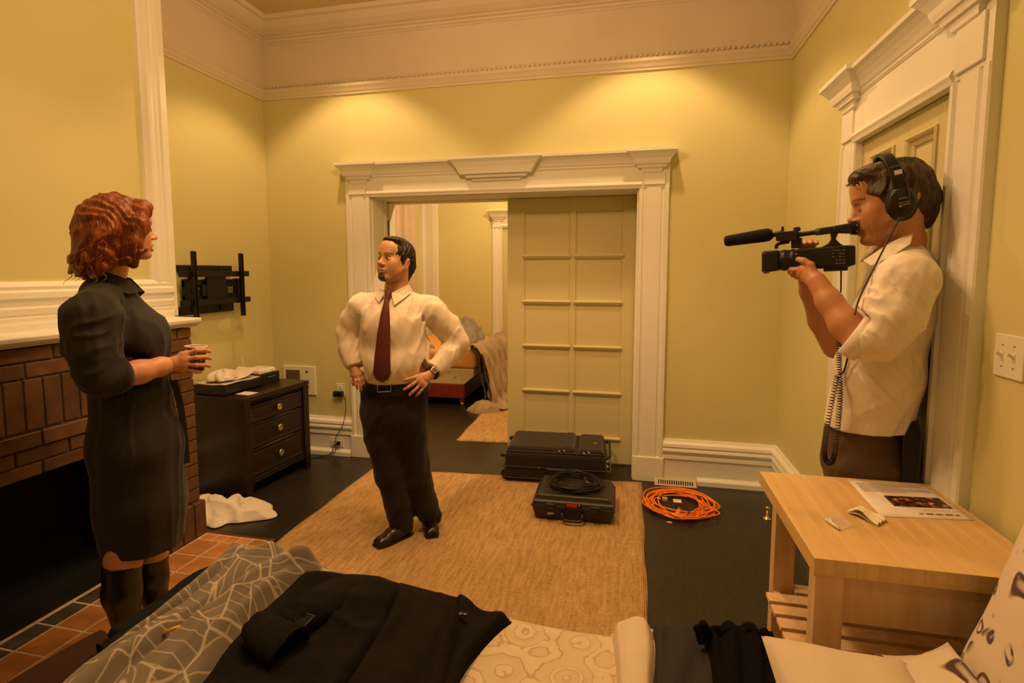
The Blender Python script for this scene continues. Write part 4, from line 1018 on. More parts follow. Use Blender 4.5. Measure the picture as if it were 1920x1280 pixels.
MB().tube([fl(246, 1206, BZ + .072), fl(258, 1200, BZ + .078), fl(272, 1197, BZ + .078)], .0045, 6).obj('cord_end', M('yellow_cord', (.75, .45, .02), .5), yl, smooth=True)
MB().tube([fl(308, 1187, BZ + .115), fl(325, 1178, BZ + .125), fl(353, 1171, BZ + .125)], .004, 6).obj('cord_length', MATS['yellow_cord'], yl, smooth=True)

# ================================================================== NEXT ROOM
m_redframe = M('red_mahogany', (.22, .035, .015), .35, var=.2, stretch=(12, 1, 1))
m_gold = M('gold_sheet', (.80, .42, .12), .7, bump=.1, bscale=30)
m_comf = M('taupe_comforter', (.30, .22, .15), .8, col2=(.46, .33, .19), vscale=7, bump=.2, bscale=60, sheen=.2)
m_grey_bl = M('grey_blanket', (.30, .265, .235), .9, bump=.3, bscale=80)
m_floral, nt, bs, N, lk = nodes_mat('floral_ticking', .8)
tc = N('TexCoord'); vv = N('TexVoronoi', feature='F1', i_Scale=5.5); nz = N('TexNoise', i_Scale=14.0); lk(tc.outputs['Object'], vv.inputs['Vector']); lk(tc.outputs['Object'], nz.inputs['Vector'])
ad_ = N('Math', operation='MULTIPLY_ADD'); ad_.inputs[1].default_value = .35; lk(nz.outputs['Fac'], ad_.inputs[0]); lk(vv.outputs['Distance'], ad_.inputs[2])
lk(ramp(N, lk, ad_.outputs[0], [(.30, (.20, .17, .15)), (.40, (.30, .27, .26)), (.46, (.70, .60, .42)), (.9, (.72, .62, .44))]), bs.inputs['Base Color'])
b2_ = thing('guest_bed', 'unmade bed with red wooden frame in the next room', 'bed', (.55, 2.5, 0))
box('frame', .16, 1.13, 1.78, 3.2, .085, .24, m_redframe, b2_, .004)
for x, y in ((.2, 1.82), (1.06, 1.82), (.2, 3.1), (1.06, 3.1)):
    l = box('leg', x, x + .05, y, y + .05, .03, .1, m_redframe, b2_, .003)
    MB().lathe([(.012, 0), (.022, .006), (.022, .026), (.012, .032)], (x + .025, y + .025, .0), res=14).obj('caster', m_white_pl, l, smooth=True)
MB().loft([[(x, y, z) for x, z in ((.16, .24), (1.12, .24), (1.24, .34), (1.24, .43), (.16, .43))] for y in (1.79, 3.2)]).obj('box_spring', m_floral, b2_, .015)
box('mattress', .16, 1.27, 1.77, 3.2, .43, .64, m_gold, b2_, .05, seg=4)
def heap(name, c, rx, ry, h, mat, seed, label=None, cat=None, parent=None, p=1.6, fr=14, z0=0.0):
    n1, n2 = 90, 40; th_, rr = np.meshgrid(np.linspace(0, 2 * pi, n1, endpoint=False), np.linspace(0, 1, n2), indexing='ij')
    rad = 1 + .16 * np.sin(2 * th_ + seed) + .08 * np.sin(5 * th_ + 2 * seed)
    X, Y = c[0] + rx * rr * rad * np.cos(th_), c[1] + ry * rr * rad * np.sin(th_)
    q = np.stack([X, Y, 0 * X], -1); fo = np.clip(1 - np.abs(vnoise(q, seed, fr * 1.5)), 0, 1) ** 1.4 * .42 + np.clip(1 - np.abs(vnoise(q, seed + 3, fr * 3)), 0, 1) ** 1.4 * .14
    Z = c[2] + h * (np.clip(1 - rr ** p, 0, 1) ** .6) * (.58 + fo)
    v = np.stack([X, Y, Z], -1).reshape(-1, 3); f = [(i * n2 + j, ((i + 1) % n1) * n2 + j, ((i + 1) % n1) * n2 + j + 1, i * n2 + j + 1) for i in range(n1) for j in range(n2 - 1)]
    o = mo(name, v, f, mat, parent, smooth=True)
    return tag(o, label, cat) if label else o
heap('bundled_blanket', (.915, 2.5, .636), .245, .46, .32, m_grey_bl, 3, 'bundled grey blanket on top of the unmade bed in the next room', 'blanket')
heap('folded_shirt', (.60, 1.91, .638), .12, .10, .09, M('dark_plaid', (.10, .10, .11), .8, col2=(.5, .48, .45), vscale=18), 8, 'small dark and pale garment on the bed edge in the next room', 'garment')
# comforter spilling over the bed's side onto the floor
cf = thing('comforter', 'taupe comforter spilling from the bed to the floor in the next room', 'comforter', (1.45, 2.1, 0))
cv = []
for k_, y in enumerate(np.linspace(1.70, 3.1, 12)):
    o1, o2 = (.05, .0) if k_ % 2 else (-.01, .05)
    cv.append([(1.185, y + .04, .665), (1.26, y + .02, .70), (1.36 + o1, y, .60), (1.40 + o2, y - .02, .38), (1.45 + o1, y - .05, .16), (1.50 + o2, y - .10, .045), (1.62 + o1, y - .12, .034)])
cloth('spill', cv, m_comf, 0, .0, ((.012, 1.5, 5),), 71, es=0, et=0, ns=50, nt_=110, parent=cf, world=True, th=.012)
heap('hem_roll', (1.42, 1.62, .0), .22, .12, .12, m_comf, 5, parent=cf)
for k, xx in enumerate((1.33, 1.44)):
    MB().tube(smoothpts([(1.22, 1.74 + .05 * k, .68), (1.32 + .05 * k, 1.70, .60), (1.35 + .06 * k, 1.67, .4), (1.42 + .06 * k, 1.64, .18), (1.38 + .1 * k, 1.6, .06)], 6), .012, 8).obj('welt', M('dark_welt', (.05, .035, .028), .8), cf, smooth=True)
MB().loft([[(1.43, 1.52, .06), (1.48, 1.51, .04), (1.52, 1.50, .11), (1.47, 1.51, .125)], [(1.43, 1.523, .06), (1.48, 1.513, .04), (1.52, 1.503, .11), (1.47, 1.513, .125)]]).obj('care_tag', m_paper, cf)
# curtains on the left wall, casing strip, far door casing
m_curt = M('rose_beige_curtain', (.62, .50, .40), .85, var=.05, bump=.1, bscale=200)
def curtain(name, y0, y1, x, z0, z1, n, seed, mat, label):
    ns_ = 120; rg = np.random.RandomState(seed); secs = []
    for z in np.linspace(z0, z1, 12):
        row = []
        for k in range(ns_):
            t = k / (ns_ - 1); a_ = .035 * (1 + .3 * sin(seed + t * 9))
            row.append((x + a_ * sin(2 * pi * n * t + .4 * sin(5 * t + z)) + .04, y0 + (y1 - y0) * t + .01 * cos(4 * pi * n * t), z))
        secs.append(row)
    v = [p for s_ in secs for p in s_]; f = [(i * ns_ + j, i * ns_ + j + 1, (i + 1) * ns_ + j + 1, (i + 1) * ns_ + j) for i in range(11) for j in range(ns_ - 1)]
    o = mo(name, v, f, mat, None, smooth=True); s_ = o.modifiers.new('t', 'SOLIDIFY'); s_.thickness = .003
    return tag(o, label, 'curtain')
curtain('curtain', 2.05, 2.95, .03, .03, 2.75, 4, 3, m_curt, 'long rose beige curtain hanging in the next room')
rod = MB().tube([(.09, 1.9, 2.78), (.09, 3.15, 2.78)], .012, 10).obj('curtain_rod', m_black); tag(rod, 'black curtain rod above the rose beige curtain', 'curtain rod')
struct(MB().loft([[(x, Y2 - o_, z) for x, o_ in ((.0, 0), (.0, .03), (.05, .04), (.09, .025), (.14, .03), (.20, .036), (.26, .03), (.27, 0))] for z in (.2, 2.9)]).obj('trim_14', m_trim))
with xf(place(0, Y2, 0, 0)):
    surround('trim_15', 1.075, 2.4, .14, .14, 2.14, 0, 1.7, cap_s=.9)
struct(box('door_4', 1.2, 2.27, Y2 - .012, Y2 - .002, .01, 2.14, m_door, None, .002))
# ================================================================== PEOPLE: smooth solids meshed from distance fields
def smin(a, b, k):
    h = np.clip(.5 + .5 * (b - a) / k, 0, 1); return b * (1 - h) + a * h - k * h * (1 - h)
class Field:
    def __init__(s, lo, hi, h):
        s.h = h; s.lo = np.array(lo, float); s.n = np.ceil((np.array(hi, float) - s.lo) / h).astype(int) + 1
        s.ax = [s.lo[i] + h * np.arange(s.n[i]) for i in range(3)]
        s.F = np.full(s.n, .12, dtype=np.float32)
    def _sl(s, lo, hi):
        a = np.clip(np.floor((np.array(lo) - s.lo) / s.h).astype(int), 0, s.n); b = np.clip(np.ceil((np.array(hi) - s.lo) / s.h).astype(int) + 1, 0, s.n)
        return tuple(slice(x, y) for x, y in zip(a, b))
    def _pts(s, sl):
        g = np.meshgrid(*[s.ax[i][sl[i]] for i in range(3)], indexing='ij'); return np.stack(g, -1)
    def _put(s, fn, lo, hi, k, sub=False):
        m = max(.03, 1.5 * k) if not sub else 2 * k + .01
        sl = s._sl(np.array(lo) - m, np.array(hi) + m)
        if any(q.stop <= q.start for q in sl): return s
        d = fn(s._pts(sl)).astype(np.float32); f = s.F[sl]
        s.F[sl] = -smin(-f, d, k) if sub else (smin(f, d, k) if k > 0 else np.minimum(f, d))
        return s
    def cone(s, a, b, ra, rb, k=.02, flat=None, sub=False):
        a, b = np.array(a, float), np.array(b, float); ba = b - a; L = max(1e-9, ba @ ba); r = max(ra, rb)
        ext = r * (max(1, flat[1]) if flat else 1)
        if flat: n = np.array(flat[0], float); n /= np.linalg.norm(n); kk = flat[1]
        def fn(P):
            t = np.clip(((P - a) @ ba) / L, 0, 1)[..., None]; v = P - a - t * ba
            if flat:
                vn = (v @ n)[..., None]; v = v + n * vn * (1 / kk - 1)
            d = np.linalg.norm(v, axis=-1) - (ra + (rb - ra) * t[..., 0])
            return d * (min(1, kk) if flat else 1)
        return s._put(fn, np.minimum(a, b) - ext, np.maximum(a, b) + ext, k, sub)
    def chain(s, pts, rs, k=.02, flat=None):
        for i in range(len(pts) - 1): s.cone(pts[i], pts[i + 1], rs[i], rs[i + 1], k, flat)
        return s
    def ell(s, c, r, k=.02, R=None, sub=False):
        c, r = np.array(c, float), np.array(r, float)
        def fn(P):
            q = P - c
            if R is not None: q = q @ R
            k0 = np.linalg.norm(q / r, axis=-1); k1 = np.linalg.norm(q / (r * r), axis=-1) + 1e-9
            return k0 * (k0 - 1) / k1
        return s._put(fn, c - r.max(), c + r.max(), k, sub)
    def cut(s, p, n, k=.002):
        """keep the side the normal n points away from"""
        p, n = np.array(p, float), np.array(n, float); n /= np.linalg.norm(n)
        P = s._pts(tuple(slice(0, x) for x in s.n)); d = ((P - p) @ n).astype(np.float32)
        s.F = -smin(-s.F, -d, k); return s
    def cutlocal(s, p, n, rad, k=.002):
        """plane cut that only acts inside a ball"""
        p, n = np.array(p, float), np.array(n, float); n /= np.linalg.norm(n)
        sl = s._sl(p - rad, p + rad); P = s._pts(sl); d = ((P - p) @ n).astype(np.float32)
        inside = np.linalg.norm(P - p, axis=-1) < rad
        f = s.F[sl]; s.F[sl] = np.where(inside, -smin(-f, -d, k), f); return s
    def disp(s, fn):
        m = np.abs(s.F) < .035; idx = np.argwhere(m); P = s.lo + idx * s.h
        s.F[m] += fn(P).astype(np.float32); return s
    def front(s, x, z):
        i, k = int(round((x - s.lo[0]) / s.h)), int(round((z - s.lo[2]) / s.h)); c = s.F[np.clip(i, 0, s.n[0] - 1), :, np.clip(k, 0, s.n[2] - 1)] < 0
        return s.lo[1] + s.h * np.argmax(c) if c.any() else 0.0
    def mesh(s):
        F = s.F; I = F < 0
        nx, ny, nz = F.shape
        c = I[:-1, :-1, :-1].astype(np.int8)
        tot = sum(I[i:nx - 1 + i, j:ny - 1 + j, k:nz - 1 + k].astype(np.int8) for i in (0, 1) for j in (0, 1) for k in (0, 1))
        act = (tot > 0) & (tot < 8); cells = np.argwhere(act); nid = np.full(act.shape, -1, dtype=np.int64); nid[act] = np.arange(len(cells))
        acc = np.zeros((len(cells), 3)); cnt = np.zeros(len(cells))
        cor = [(i, j, k) for i in (0, 1) for j in (0, 1) for k in (0, 1)]
        val = {q: F[cells[:, 0] + q[0], cells[:, 1] + q[1], cells[:, 2] + q[2]].astype(float) for q in cor}
        for a in cor:
            for d in range(3):
                if a[d]: continue
                b = tuple(a[e] + (1 if e == d else 0) for e in range(3)); va, vb = val[a], val[b]
                x = (va < 0) != (vb < 0); t = np.where(x, va / np.where(x, va - vb, 1), 0)
                p = np.tile(np.array(a, float), (len(cells), 1)); p[:, d] += t
                acc += p * x[:, None]; cnt += x
        V = s.lo + (cells + acc / cnt[:, None]) * s.h
        Q = []
        for d in range(3):
            e1, e2 = (d + 1) % 3, (d + 2) % 3
            sl0 = [slice(1, -1)] * 3; sl1 = [slice(1, -1)] * 3; sl0[d] = slice(0, -1); sl1[d] = slice(1, None)
            A, B = I[tuple(sl0)], I[tuple(sl1)]
            for flip, mm in ((0, A & ~B), (1, ~A & B)):
                e = np.argwhere(mm); e = e + 1; e[:, d] -= 1
                o1 = np.zeros(3, int); o1[e1] = 1; o2 = np.zeros(3, int); o2[e2] = 1
                q = [e - o1 - o2, e - o2, e, e - o1]
                ids = np.stack([nid[tuple(x.T)] for x in q], 1)
                Q.append(ids[:, ::-1] if flip else ids)
        return V, np.vstack(Q)

class Fig:
    """local frame: x to the right as seen, y away from the viewer, z up; origin on the floor"""
    def __init__(s, O):
        s.O = Vector((O[0], O[1], 0)); e = Vector((O[0] - CAM.x, O[1] - CAM.y, 0)).normalized()
        s.ey = e; s.ex = Vector((e.y, -e.x, 0))
        s.M = Matrix(((s.ex.x, s.ey.x, 0, O[0]), (s.ex.y, s.ey.y, 0, O[1]), (0, 0, 1, 0), (0, 0, 0, 1)))
    def P(s, u, v, y=0.0):
        q = ray(u, v); t = (y - (CAM - s.O).dot(s.ey)) / q.dot(s.ey); w = CAM + q * t - s.O
        return np.array([w.dot(s.ex), w.dot(s.ey), w.z])
    def L(s, w):
        w = Vector(w) - s.O; return np.array([w.dot(s.ex), w.dot(s.ey), w.z])

m_skin = bpy.data.materials.new('skin'); m_skin.use_nodes = True
nt = m_skin.node_tree; bs = nt.nodes['Principled BSDF']; at_ = nt.nodes.new('ShaderNodeAttribute'); at_.attribute_name = 'tint'
nt.links.new(at_.outputs['Color'], bs.inputs['Base Color']); bs.inputs['Roughness'].default_value = .48; bs.inputs['Specular IOR Level'].default_value = .4
bs.inputs['Subsurface Weight'].default_value = .12; bs.inputs['Subsurface Radius'].default_value = (.01, .004, .002)
m_hair = {}
def hairmat(name, c1, c2, rough=.45):
    m, nt, b, N, lk = nodes_mat(name, rough, 0.0, .4)
    tc = N('TexCoord'); mp = N('Mapping'); mp.inputs['Scale'].default_value = (60, 60, 14); lk(tc.outputs['Object'], mp.inputs[0])
    n = N('TexNoise', i_Scale=1.6, i_Detail=5.0, i_Distortion=1.2); lk(mp.outputs[0], n.inputs['Vector'])
    lk(ramp(N, lk, n.outputs['Fac'], [(.35, c2), (.65, c1)]), b.inputs['Base Color'])
    bp = N('Bump', i_Strength=.8, i_Distance=.004); lk(n.outputs['Fac'], bp.inputs['Height']); lk(bp.outputs[0], b.inputs['Normal'])
    return m
m_eyew = M('eye_white', (.75, .70, .64), .25); m_iris = M('iris', (.03, .015, .008), .15)

def head_field(neck_to, male=True, sc=1.0, jaw=1.0, neck_r=.056, mouth_open=0.0):
    f = Field((-.17, -.13, -.30), (.15, .13, .15), .0026)
    f.ell((-.015, 0, .03), (.098, .077, .088), .01)
    f.ell((.03, 0, -.03), (.056, .062, .085), .03)
    for s in (-1, 1):
        f.cone((-.005, s * .052, -.045), (.052, s * .026, -.098), .022 * jaw, .018 * jaw, .03)
        f.ell((.055, s * .043, -.024), (.024, .020, .026), .02)
        f.ell((.050, s * .035, -.055), (.024, .022, .03), .02)
    f.ell((.070, 0, -.099), (.02 * jaw, .024 * jaw, .018), .018)                     # chin
    f.cone((.078, -.026, .021), (.078, .026, .021), .0135 if male else .011, .0135 if male else .011, .016)      # brow
    f.ell((.065, 0, .06), (.03, .05, .04), .03)
    for s in (-1, 1): f.ell((.094, s * .032, .001), (.014, .018, .0125), .012, sub=True)   # sockets
    f.cone((.080, 0, .012), (.1, 0, -.026), .0075, .0105, .012); f.ell((.103, 0, -.029), (.0125, .0115, .0105), .008)
    for s in (-1, 1):
        f.ell((.092, s * .0125, -.034), (.011, .0085, .008), .006); f.ell((.096, s * .006, -.0425), (.006, .0035, .004), .003, sub=True)
    o = mouth_open
    f.ell((.080, 0, -.062), (.014, .028, .018), .012)
    f.cone((.089, -.014, -.0615), (.092, 0, -.0600), .0052, .0062, .006); f.cone((.089, .014, -.0615), (.092, 0, -.0600), .0052, .0062, .006)
    f.cone((.086, -.014, -.0715 - o), (.0895, 0, -.0728 - o), .0055, .0072, .006); f.cone((.086, .014, -.0715 - o), (.0895, 0, -.0728 - o), .0055, .0072, .006)
    f.cone((.094, -.018, -.0667 - o / 2), (.094, .018, -.0667 - o / 2), .0022 + o / 2, .0022 + o / 2, .003, sub=True)
    for s in (-1, 1):
        f.ell((.0705, s * .0315, -.001), (.0155, .0165, .0125), .003)               # eyeball under lids
        R = np.array(Matrix.Rotation(radians(-14), 3, 'Y')) @ np.array(Matrix.Rotation(s * radians(22), 3, 'Z'))
        f.ell((-.014, s * .081, -.012), (.019, .0075, .032), .006, R); f.ell((-.010, s * .0885, -.010), (.010, .005, .018), .005, R, sub=True)
        f.ell((-.004, s * .079, -.036), (.010, .0075, .011), .005)
    nb = np.array(neck_to, float)
    f.cone((-.028, 0, -.06), nb * .55 + np.array([-.028, 0, -.06]) * .45, neck_r * .98, neck_r, .02); f.cone(nb * .55 + np.array([-.028, 0, -.06]) * .45, nb, neck_r, neck_r * 1.02, .02)
    if male: f.ell((.022, 0, -.145), (.014, .012, .016), .012)
    return f
def head_tint(V, base, lip, beard=None, goatee=None, brow=(.03, .012, .006), blush=None):
    c = np.tile(np.array(base), (len(V), 1)); x, y, z = V.T
    def mix(w, col): c[:] = c * (1 - w[:, None]) + np.array(col) * w[:, None]
    sm = lambda a, b, t: np.clip((t - a) / (b - a), 0, 1)
    ear = ((np.abs(y) > .072) & (np.abs(z + .012) < .045) & (np.abs(x + .012) < .03)); mix(ear * .35, (base[0] * 1.05, base[1] * .7, base[2] * .6))
    if blush: mix(.5 * np.exp(-(((x - .07) / .03) ** 2 + ((np.abs(y) - .042) / .022) ** 2 + ((z + .03) / .024) ** 2)), blush); mix(.4 * np.exp(-(((x - .105) / .012) ** 2 + (y / .013) ** 2 + ((z + .03) / .014) ** 2)), blush)
    if beard:
        d, col = beard
        w = sm(-.038, -.06, z) * sm(-.03, .0, x) * sm(-.125, -.112, z) * (1 - .0 * y); w = w * (.55 + .45 * (vnoise(V, 3, 220) > -.1)); mix(w * d, col)
        w2 = np.exp(-((z + .05) / .007) ** 2) * (np.abs(y) < .03) * (x > .07); mix(w2 * d, col)
    if goatee:
        w = ((z < -.083) & (np.abs(y) < .026) & (x > .05) & (z > -.124)).astype(float); mix(w * .92, goatee)
        w = (np.abs(z + .0835) < .004) * (np.abs(y) < .007) * (x > .07); mix(w * .8, goatee)
    w = np.exp(-((z + .0665) / .0085) ** 2) * (np.abs(y) < .0195) * (x > .078); mix(np.clip(w * 1.5, 0, 1) * .75, lip)
    w = (np.abs(z + .0667) < .0016) * (np.abs(y) < .02) * (x > .078); mix(w * .8, (.06, .015, .01))
    bz = .0235 + .004 * (1 - ((np.abs(y) - .033) / .02) ** 2)
    w = np.exp(-((z - bz) / .0038) ** 2) * (np.abs(np.abs(y) - .033) < .019) * (x > .055); mix(w * .92, brow)
    w = np.exp(-((z - .0065) / .0022) ** 2) * (np.abs(np.abs(y) - .0315) < .0135) * (x > .066); mix(w * .85, (.02, .01, .006))   # lash line
    return c
def head_matrix(c, fwd, roll=0.0, sc=1.0):
    f = Vector(fwd).normalized(); l = Vector((0, 0, 1)).cross(f).normalized(); u = f.cross(l)
    R = Matrix((f, l, u)).transposed()
    return np.array(R @ Matrix.Rotation(roll, 3, 'X')) * sc, np.array(c, float)
def eyes(fig, par, A, c, gaze=(1, 0, 0), closed=False):
    g = Vector(gaze).normalized()
    for s in (-1, 1):
        ec = Vector((.0715, s * .0315, -.0005)); mb = MB()
        mb.lathe([(.0126 * sin(t), .0126 * (1 - cos(t)) - .0126) for t in [pi * k / 12 for k in range(13)]], ec, -g, 16)
        if closed: continue
        q = MB().lathe([(.0001, 0), (.0001, .0001)], ec, g, 12)
        rings = [(.0142 * sin(t), .0142 * cos(t)) for t in [radians(a) for a in (1, 8, 16, 24, 29)]]
        def tr(mbx): mbx.v = [tuple(A @ np.array(p) + c) for p in mbx.v]; return mbx
        e = MB(); n = 18; nn = g; a1 = nn.orthogonal().normalized(); a2 = nn.cross(a1)
        secs = [[ec + nn * (.0162 * cos(radians(t))) + (a1 * cos(2 * pi * k / n) + a2 * sin(2 * pi * k / n)) * (.0162 * sin(radians(t))) for k in range(n)] for t in (34, 28, 20, 12, 2)]
        e.loft(secs, cap=False); w = tr(e).obj('eye', m_eyew, par, smooth=True)
        e = MB(); secs = [[ec + nn * (.0167 * cos(radians(t))) + (a1 * cos(2 * pi * k / n) + a2 * sin(2 * pi * k / n)) * (.0167 * sin(radians(t))) for k in range(n)] for t in (26, 16, 2)]
        e.loft(secs, cap=False); tr(e).obj('iris', m_iris, w, smooth=True)
def body_obj(blocks, par):
    v = []; f = []; c = []; n = 0
    for V, Q, Cc in blocks:
        v.append(V); f.append(Q + n); c.append(np.tile(np.array(Cc), (len(V), 1)) if np.ndim(Cc) == 1 else Cc); n += len(V)
    o = mo('body', np.vstack(v), np.vstack(f), m_skin, par, smooth=True)
    a = o.data.color_attributes.new('tint', 'FLOAT_COLOR', 'POINT'); cc_ = np.hstack([np.vstack(c), np.ones((n, 1))]).astype(np.float32); a.data.foreach_set('color', cc_.ravel())
    return o
def garment(name, F, mat, par, label=None):
    V, Q = F.mesh(); return mo(name, V, Q, mat, par, smooth=True, label=label)
def bounds(pts, m=.12): p = np.array(pts); return p.min(0) - m, p.max(0) + m
def hand_block(wrist, fore, knuckles, fingers, thumb, col, h=.0028, palm=.012, rw=.027, rf=.034, fr=.0082, nails=True):
    """wrist, forearm start, knuckle points (index..little), finger joint lists (from the knuckle), thumb joints"""
    allp = [wrist, fore] + list(knuckles) + [p for q in fingers for p in q] + list(thumb)
    lo, hi = bounds(allp, .05); F = Field(lo, hi, h)
    wrist = np.array(wrist); F.cone(fore, wrist, rf, rw, .01)
    ks = [np.array(k) for k in knuckles]
    for k in ks: F.cone(wrist * .9 + k * .1, k, palm * 1.25, palm * .95, .012)
    for a, b in zip(ks, ks[1:]): F.cone(a * .85 + wrist * .15, b * .85 + wrist * .15, palm, palm, .012); F.cone(a * .45 + wrist * .55, b * .45 + wrist * .55, palm * 1.1, palm * 1.1, .012)
    for i, (k, q) in enumerate(zip(ks, fingers)):
        r = fr * (1, 1.04, .98, .86)[i]; pts = [k] + [np.array(p) for p in q]; rs = [r * 1.08, r, r * .94, r * .82][:len(pts)]
        F.chain(pts, rs + [r * .8] * (len(pts) - len(rs)), .004)
        for p in pts[1:-1]: F.ell(p, (r * 1.06,) * 3, .003)
    if len(thumb): F.cone(wrist * .75 + ks[0] * .25, thumb[0], palm * 1.3, fr * 1.35, .012); F.chain([np.array(p) for p in thumb], [fr * 1.3, fr * 1.2, fr * 1.0][:len(thumb)], .005)
    V, Q = F.mesh(); C = np.tile(np.array(col), (len(V), 1))
    for i, q in enumerate(fingers):
        tip = np.array(q[-1]); w = np.exp(-(np.linalg.norm(V - tip, axis=1) / .012) ** 2)[:, None]; C = C * (1 - .18 * w) + np.array([col[0] * 1.1, col[1] * .75, col[2] * .65]) * .18 * w
    return V, Q, C
def folds(seed, f, amp, direction=None, sharp=2.0):
    def fn(P):
        q = P
        if direction is not None:
            d = np.array(direction, float); d /= np.linalg.norm(d); q = P - .85 * np.outer(P @ d, d)
        n = vnoise(q, seed, f * 1.7, 4); return -.9 * amp * np.clip(1 - np.abs(n), 0, 1) ** sharp
    return fn
def local(fn, c, r):
    """apply a displacement only near a point"""
    c = np.array(c)
    return lambda P: fn(P) * np.exp(-(np.linalg.norm(P - c, axis=1) / r) ** 2)

# ------------------------------------------------------------------ the man in shirt and tie
SK_M = (.60, .315, .17)
m_shirt = M('cream_shirt', (.80, .70, .58), .75, var=.02, vscale=20, bump=.06, bscale=400)
m_tie = M('burgundy_tie', (.115, .018, .016), .55, bump=.25, bscale=300, spec=.4, var=.15, vscale=60)
m_trous = M('black_trousers', (.012, .008, .006), .85, bump=.1, bscale=400, sheen=.1)
m_shoe = M('black_shoe_leather', (.010, .008, .007), .28, spec=.5)
m_belt = M('black_belt', (.008, .007, .006), .4)
G = Fig((1.775, -1.235)); P = G.P
with xf(G.M):
    man = thing('person', 'man in cream shirt, burgundy tie and black trousers standing hands on hips', 'person', (0, 0, 0))
    # head
    hc = P(741, 489, -.01); fw = (-sin(radians(45)) * cos(radians(9)), -cos(radians(45)) * cos(radians(9)), sin(radians(9)))
    A, c = head_matrix(hc, fw, radians(-3), 1.0)
    nb = np.linalg.inv(A) @ (P(742, 566, .02) - c)
    hf = head_field(nb, True, jaw=1.12, neck_r=.06); V, Q = hf.mesh()
    tint = head_tint(V, SK_M, (.50, .19, .12), beard=(.30, (.16, .075, .04)), goatee=(.035, .018, .01))
    blocks = [(V @ A.T + c, Q, tint)]
    # hidden core under the clothes
    cf_ = Field(*bounds([P(690, 560), P(800, 560), P(740, 760), P(756, 990)], .14), .012)
    cf_.cone(P(738, 632), P(742, 700), .12, .13, .03, ((0, 1, 0), .62)).cone(P(690, 588), P(795, 588), .035, .035, .05).cone(P(742, 700), P(742, 745), .15, .14, .05, ((0, 1, 0), .65))
    fR, fL = G.L(fl(752, 1008)), G.L(fl(808, 992))
    kR, kL = P(730, 885, fR[1] * .6), P(782, 895, fL[1] * .6)
    cf_.chain([P(714, 760), kR, fR + [0, 0, .07]], [.075, .05, .035], .03).chain([P(768, 760), kL, fL + [0, 0, .07]], [.075, .05, .035], .03)
    aR = [P(682, 582, .02), P(652, 622, .05), P(663, 690, -.02)]; aL = [P(800, 584, .02), P(860, 640, .05), P(812, 694, -.05)]
    cf_.chain(aR, [.038, .034, .028], .02).chain(aL, [.038, .034, .028], .02)
    V, Q = cf_.mesh(); blocks.append((V, Q, SK_M))
    # his left hand, spread on the belt
    y0 = -.125
    kn = [P(779, 707, y0), P(782, 714, y0 - .004), P(787, 720, y0 - .002), P(794, 725, y0 + .006)]
    fi = [[P(771, 709, y0 - .014), P(764, 711, y0 - .014), P(757, 713, y0 - .01)], [P(774, 720, y0 - .016), P(766, 725, y0 - .018), P(758, 730, y0 - .014)],
          [P(781, 728, y0 - .012), P(774, 734, y0 - .014), P(768, 740, y0 - .01)], [P(790, 731, y0 - .002), P(785, 737, y0 - .004), P(780, 742, y0 - .002)]]
    th = [P(792, 703, y0 + .03), P(785, 700, y0 + .055), P(778, 702, y0 + .07)]
    blocks.append(hand_block(P(807, 702, -.085), P(818, 690, -.06), kn, fi, th, SK_M))
    # his right hand, fingers down on the hip
    kn = [P(677, 702, -.035), P(671, 704, -.045), P(666, 705, -.04), P(662, 704, -.028)]
    fi = [[P(680, 711, -.05), P(682, 719, -.052), P(683, 727, -.046)], [P(673, 713, -.062), P(676, 722, -.064), P(678, 731, -.058)],
          [P(667, 714, -.056), P(668, 721, -.058), P(670, 728, -.05)], [P(661, 711, -.036), P(661, 717, -.036), P(663, 722, -.03)]]
    th = [P(675, 697, .0), P(682, 701, .03), P(688, 706, .045)]
    blocks.append(hand_block(P(664, 691, -.022), P(657, 680, 0), kn, fi, th, SK_M))
    bo = body_obj(blocks, man)
    eyes(G, bo, A, c, (1, -.15, .05))
    ring = MB().tube([P(776.5, 731.6, y0 - .0125) + np.array([.0088 * cos(t) * .55, -.0095 * sin(t), .0088 * cos(t) * .8]) for t in [k * pi / 8 for k in range(16)]], .0014, 6, close=True).obj('ring', m_brass, bo, smooth=True)
    # hair
    f = Field((-.15, -.12, -.14), (.13, .12, .16), .003)
    f.ell((-.018, 0, .034), (.1, .082, .092), .01); f.ell((.04, 0, .106), (.045, .05, .016), .03); f.cone((-.09, 0, -.02), (-.07, 0, -.075), .05, .04, .03)
    f.cut((0, 0, -.0), (.74, 0, -.67), .006) if 0 else None
    n_ = np.array([.72, 0, -.69]); f.cut(np.array([.099, 0, .070]), n_, .008)
    for s in (-1, 1):
        f.ell((-.012, s * .088, -.014), (.024, .024, .040), .006, sub=True); f.cone((.022, s * .074, .03), (.014, s * .074, -.012), .009, .006, .006)
    f.disp(lambda q: .0035 * np.sin(q[:, 0] * 260 + 4 * np.sin(q[:, 1] * 120)) * np.sin(q[:, 1] * 300 + q[:, 2] * 90))
    V, Q = f.mesh(); V = V @ A.T + c; mo('hair', V, Q, hairmat('black_hair', (.022, .012, .007), (.006, .004, .003)), man, smooth=True)
    # shirt
    zb = P(740, 716, -.1)[2]
    f = Field(*bounds([P(631, 560, -.12), P(884, 560, .12), P(740, 540), P(740, 722)], .07), .0052)
    f.cone(P(738, 600), P(741, 662), .160, .172, .03, ((0, 1, 0), .68)).cone(P(741, 662), P(742, 716), .172, .166, .03, ((0, 1, 0), .74))
    f.ell(P(734, 615, -.035), (.14, .095, .11), .05); f.ell(P(735, 682, -.05), (.14, .09, .08), .05)
